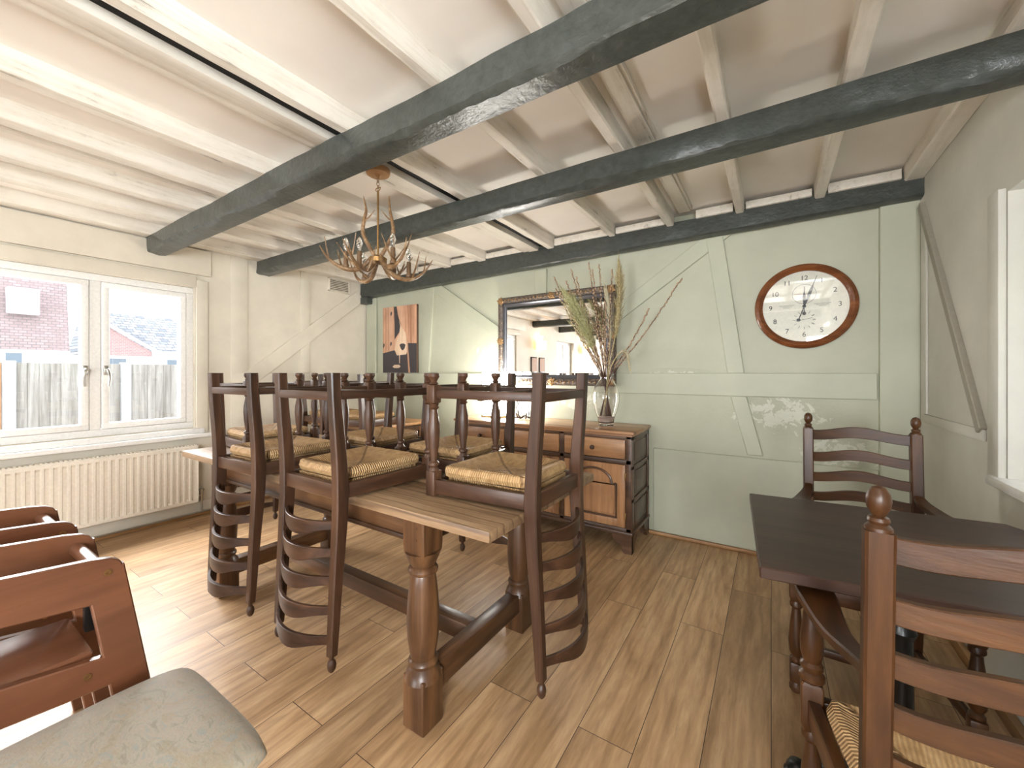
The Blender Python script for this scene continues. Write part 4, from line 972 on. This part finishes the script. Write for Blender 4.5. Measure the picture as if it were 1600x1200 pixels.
def make_highchair(label):
    t = thing('wooden_highchair', label, 'highchair', group=None); hw = .135
    for s in (-1, 1):
        b = NB(); merge(b, side_frame()); bmesh.ops.translate(b, vec=(s*hw, 0, 0), verts=b.verts); f = obj('side_frame', b, HC['y'], t)
        for (y, z) in ((-.03, .72), (-.065, .485)):
            b = NB(); lathe(b, [(.0075, 0), (.0075, .002), (.004, .0022), (.0035, .0005), (0, .0005)], (s*(hw+.0105), y, z), 14, Matrix.Rotation(R(90)*s, 3, 'Y')); obj('screw', b, M_BRASS, f)
    for nm, y, z, r in (('front_bar', -.035, .715, .0165), ('footrest', .03, .23, .016), ('rear_bar', -.40, .25, .016)):
        b = NB(); tube(b, [(-hw+.008, y, z), (hw-.008, y, z)], r, 18); obj(nm, b, HC['x'], t)
    b = NB(); box(b, (0, -.20, .525), (2*hw-.025, .30, .022), .010); obj('seat', b, HC['y'], t)
    b = NB()
    for z in (.60, .68, .76): box(b, (0, -.372, z), (2*hw-.02, .016, .05), .004)
    obj('backrest', b, HC['x'], t)
    b = NB(); bx(b, -.012, .012, -.045, -.022, .53, .70, .004); obj('crotch_strap', b, M_BLACK, t)
    return t
h1 = make_highchair('brown wooden highchair next to the padded seat')
h1.location = (-1.516, .322, 0)
dup(h1, (-1.966, .318, 0), (0, 0, 0), 'brown wooden highchair nearer the radiator')

# ---------------------------------------------------------------- small pine table in the corner with upturned chairs
ct = thing('corner_table', 'small pale table in the corner below the dog picture', 'table', (-3.28, 2.52, 0))
b = NB(); bx(b, -.48, .48, -.36, .36, .725, .75, .004); obj('tabletop', b, STRIP['x'], ct)
b = NB(); bx(b, -.42, .42, -.30, .30, .66, .725, .003); obj('apron', b, TB['x'], ct)
for sx in (-1, 1):
    for sy in (-1, 1): b = NB(); sweep_box(b, [(sx*.40, sy*.28, 0), (sx*.40, sy*.28, .70)], [.04, .05], [.04, .05]); obj('leg', b, TB['z'], ct)
G2 = 'ladderback chairs stood upside down on the corner table'
dup(base, (-3.05, 2.322, .75+.451), up_down(R(6)), 'upside-down chair on the pale corner table, nearer the sideboard', G2)
dup(base, (-3.52, 2.322, .75+.451), up_down(R(-4)), 'upside-down chair on the pale corner table, nearer the cream wall', G2)

# ---------------------------------------------------------------- far part of the room, seen in the mirror
def wall_lamp(y, label):
    t = thing('wall_lamp', label, 'lamp', (XL, y, 1.70))
    b = NB(); bx(b, .04, .14, -.14, .14, 0, .19, .004); obj('lamp_shade', b, M_WARM, t)
    b = NB(); bx(b, 0, .02, -.05, .05, .04, .15, .003); tube(b, [(.02, 0, .09), (.05, 0, .09)], .008); obj('bracket', b, M_BRASS, t)
    light('wall_lamp_light', 'POINT', (XL+.09, y, 1.95), .8, (1, .66, .36), shadow_soft_size=.04)
wall_lamp(-1.15, 'warm glowing wall lamp reflected in the mirror, left one'); wall_lamp(-3.55, 'warm glowing wall lamp reflected in the mirror, right one')
for k, y in enumerate((-.98, -1.32)):
    t = thing('framed_print', 'black framed print under the reflected wall lamp, '+['left one', 'right one'][k], 'picture', (XL, y, 1.22))
    b = NB(); bx(b, 0, .02, -.12, .12, 0, .32, .004); obj('picture_frame', b, M_BLACK, t)
    b = NB(); bx(b, .018, .022, -.10, .10, .02, .30); obj('print', b, flat('print_paper_%d' % k, srgb(190, 160, 140), .7), t)
bt = thing('dining_table', 'brown dining table reflected in the mirror below the small window', 'table', (-3.3, -2.2, 0))
b = NB(); bx(b, -.4, .4, -.75, .75, .73, .76, .004); obj('tabletop', b, CH['y'], bt)
for sx in (-1, 1):
    for sy in (-1, 1): b = NB(); sweep_box(b, [(sx*.34, sy*.66, 0), (sx*.34, sy*.66, .73)], .06, .06); obj('leg', b, CH['z'], bt)
for k, (x, y, a, lb) in enumerate(((-2.72, -1.85, -90, 'chair drawn up to the reflected table, left of its pair'), (-2.72, -2.55, -90, 'chair drawn up to the reflected table, right of its pair'), (-3.3, -1.2, 180, 'chair at the near end of the reflected table'))):
    dup(base, (x, y, 0), (0, 0, R(a)), lb, 'chairs round the reflected dining table')

# ---------------------------------------------------------------- outside the casement window
bm = NB(); bx(bm, -40, XL-.3, -25, 25, -.6, -.5); tag(obj('ground', bm, flat('paving', srgb(172, 171, 168), .9)), 'pale paving outside the casement window', 'ground', kind='structure')
def fence_mat():
    t = NT('weathered_fence'); v = t.coord((1, 1, .05)); n = t.noise(v, 30, 6, .7, .3); n2 = t.noise(v, 7, 3)
    return t.set(t.ramp(t.math('ADD', n, t.math('MULTIPLY', n2, .6)), [(.55, srgb(72, 70, 66)), (.8, srgb(104, 103, 100)), (.98, srgb(120, 120, 118))]), .9)
MF = fence_mat(); MC = flat('concrete_post', srgb(124, 126, 128), .9)
fx = -7.2
MF_SUNLIT = flat('sunlit_fence_timber', srgb(150, 116, 84), .8)  # warm tone stands in for sunlight on one fence panel
fe = thing('garden_fence', 'weathered vertical-board garden fence outside the window', 'fence', (fx, 0, -.5))
for k in range(6):
    ya = -2.18+k*.97; b = NB(); rg = random.Random(k)
    for j in range(10):
        y0 = ya+.055+j*.086; box(b, (rg.uniform(-.004, .004), y0+.043, .915), (.018, .092, 1.83), .002, Matrix.Rotation(R(4), 3, 'Z'))
    bx(b, -.05, -.01, ya+.05, ya+.92, .3, .38); bx(b, -.05, -.01, ya+.05, ya+.92, 1.5, 1.58)
    obj('fence_panel', b, MF_SUNLIT if k == 2 else MF, fe)
    b = NB(); bx(b, -.05, .05, ya-.05, ya+.05, 0, 1.85, .006); obj('fence_post', b, MC, fe)
def brick(name, a, c2, mort, sc):
    t = NT(name); c = t.add('ShaderNodeTexCoord'); sp = t.add('ShaderNodeSeparateXYZ'); cb = t.add('ShaderNodeCombineXYZ'); t.l(c.outputs['Object'], sp.inputs[0]); t.l(sp.outputs[1], cb.inputs[0]); t.l(sp.outputs[2], cb.inputs[1])
    br = t.add('ShaderNodeTexBrick'); br.inputs['Color1'].default_value = a; br.inputs['Color2'].default_value = c2; br.inputs['Mortar'].default_value = mort
    br.inputs['Scale'].default_value = sc; br.inputs['Mortar Size'].default_value = .03; t.l(cb.outputs[0], br.inputs[0]); return t.set(br.outputs[0], .9)
MBR = brick('pink_brick', srgb(122, 92, 92), srgb(132, 102, 100), srgb(138, 128, 126), 3)
MTL = brick('brown_roof_tiles', srgb(112, 98, 98), srgb(124, 110, 110), srgb(90, 84, 86), 2.0)
MSL = brick('slate_roof_tiles', srgb(70, 76, 84), srgb(124, 128, 132), srgb(48, 52, 60), 1.3)
MWH = flat('white_render', srgb(214, 214, 214), .8)
# left house: tile-hung upper floor, dormer window, white band
hs = thing('tile_hung_house', 'house with a brown tile-hung upper floor beyond the fence', 'house', (-28, 2.0, -.5))
b = NB(); prism(b, [(0, 2.75), (-.6, 6.1), (-3.5, 7.6), (-6, 2.75)], 'y', -12, 2.66); obj('tiled_upper_floor', b, MTL, hs, smooth=False)
b = NB(); bx(b, -5.8, .05, -12, 2.66, 0, 2.75); obj('ground_floor_wall', b, MWH, hs, smooth=False)
b = NB(); bx(b, -1.4, .05, .8, 1.72, 4.35, 5.5, .02); f = obj('dormer_window', b, MWH, hs); b = NB(); bx(b, .05, .065, .88, 1.64, 4.45, 5.4); obj('pane', b, M_PANE, f)
b = NB(); bx(b, .05, .08, .75, 1.2, 1.8, 2.6); obj('ground_floor_window', b, flat('dark_pane', srgb(70, 84, 96), .2), hs)
h2 = thing('slate_roofed_bungalow', 'bungalow with slate roof and pink brick gable beyond the fence', 'house', (-30, 8.0, -.5))
b = NB(); prism(b, [(-1.95, 2.66), (.15, 2.66), (.15, 2.92), (-1.6, 4.15), (-1.95, 4.38)], 'x', .0, .25); obj('brick_gable', b, MBR, h2, smooth=False)
b = NB(); prism(b, [(.0, 2.95), (-6, 5.6), (-10, 2.95)], 'y', -1.5, 8); obj('slate_roof', b, MSL, h2, smooth=False)
b = NB(); tube(b, [(.3, -1.95, 4.5), (.3, .6, 2.78)], .09, 6); obj('bargeboard', b, MWH, h2)
b = NB(); bx(b, .1, .34, .15, 8, 2.75, 2.96); obj('gutter_board', b, MWH, h2)
b = NB(); bx(b, -9, .05, -1.9, 8, 0, 2.75); obj('wall', b, MWH, h2, smooth=False)
for (ya, yb) in ((-1.6, -.9), (.9, 1.5), (1.9, 2.5)):
    b = NB(); bx(b, .05, .08, ya, yb, 1.8, 2.5); obj('window', b, bpy.data.materials['dark_pane'], h2)
# unseen hedge added to block light at the right-hand windows
hd = NB()
rg = random.Random(8)
bmesh.ops.create_icosphere(hd, subdivisions=5, radius=1)
for v in hd.verts:
    v.co = Vector((v.co.x*.7, v.co.y*4.6, v.co.z*1.9))*(1+.12*noise.noise(v.co*3)+.06*noise.noise(v.co*11))
hg = tag(obj('light_blocking_hedge', hd, flat('blocking_hedge_leaves', srgb(96, 104, 84), .9, bump=.8, bs=30)), 'unseen rounded green hedge added to block light at the recessed window', 'hedge'); hg.location = (2.3, .2, .9)
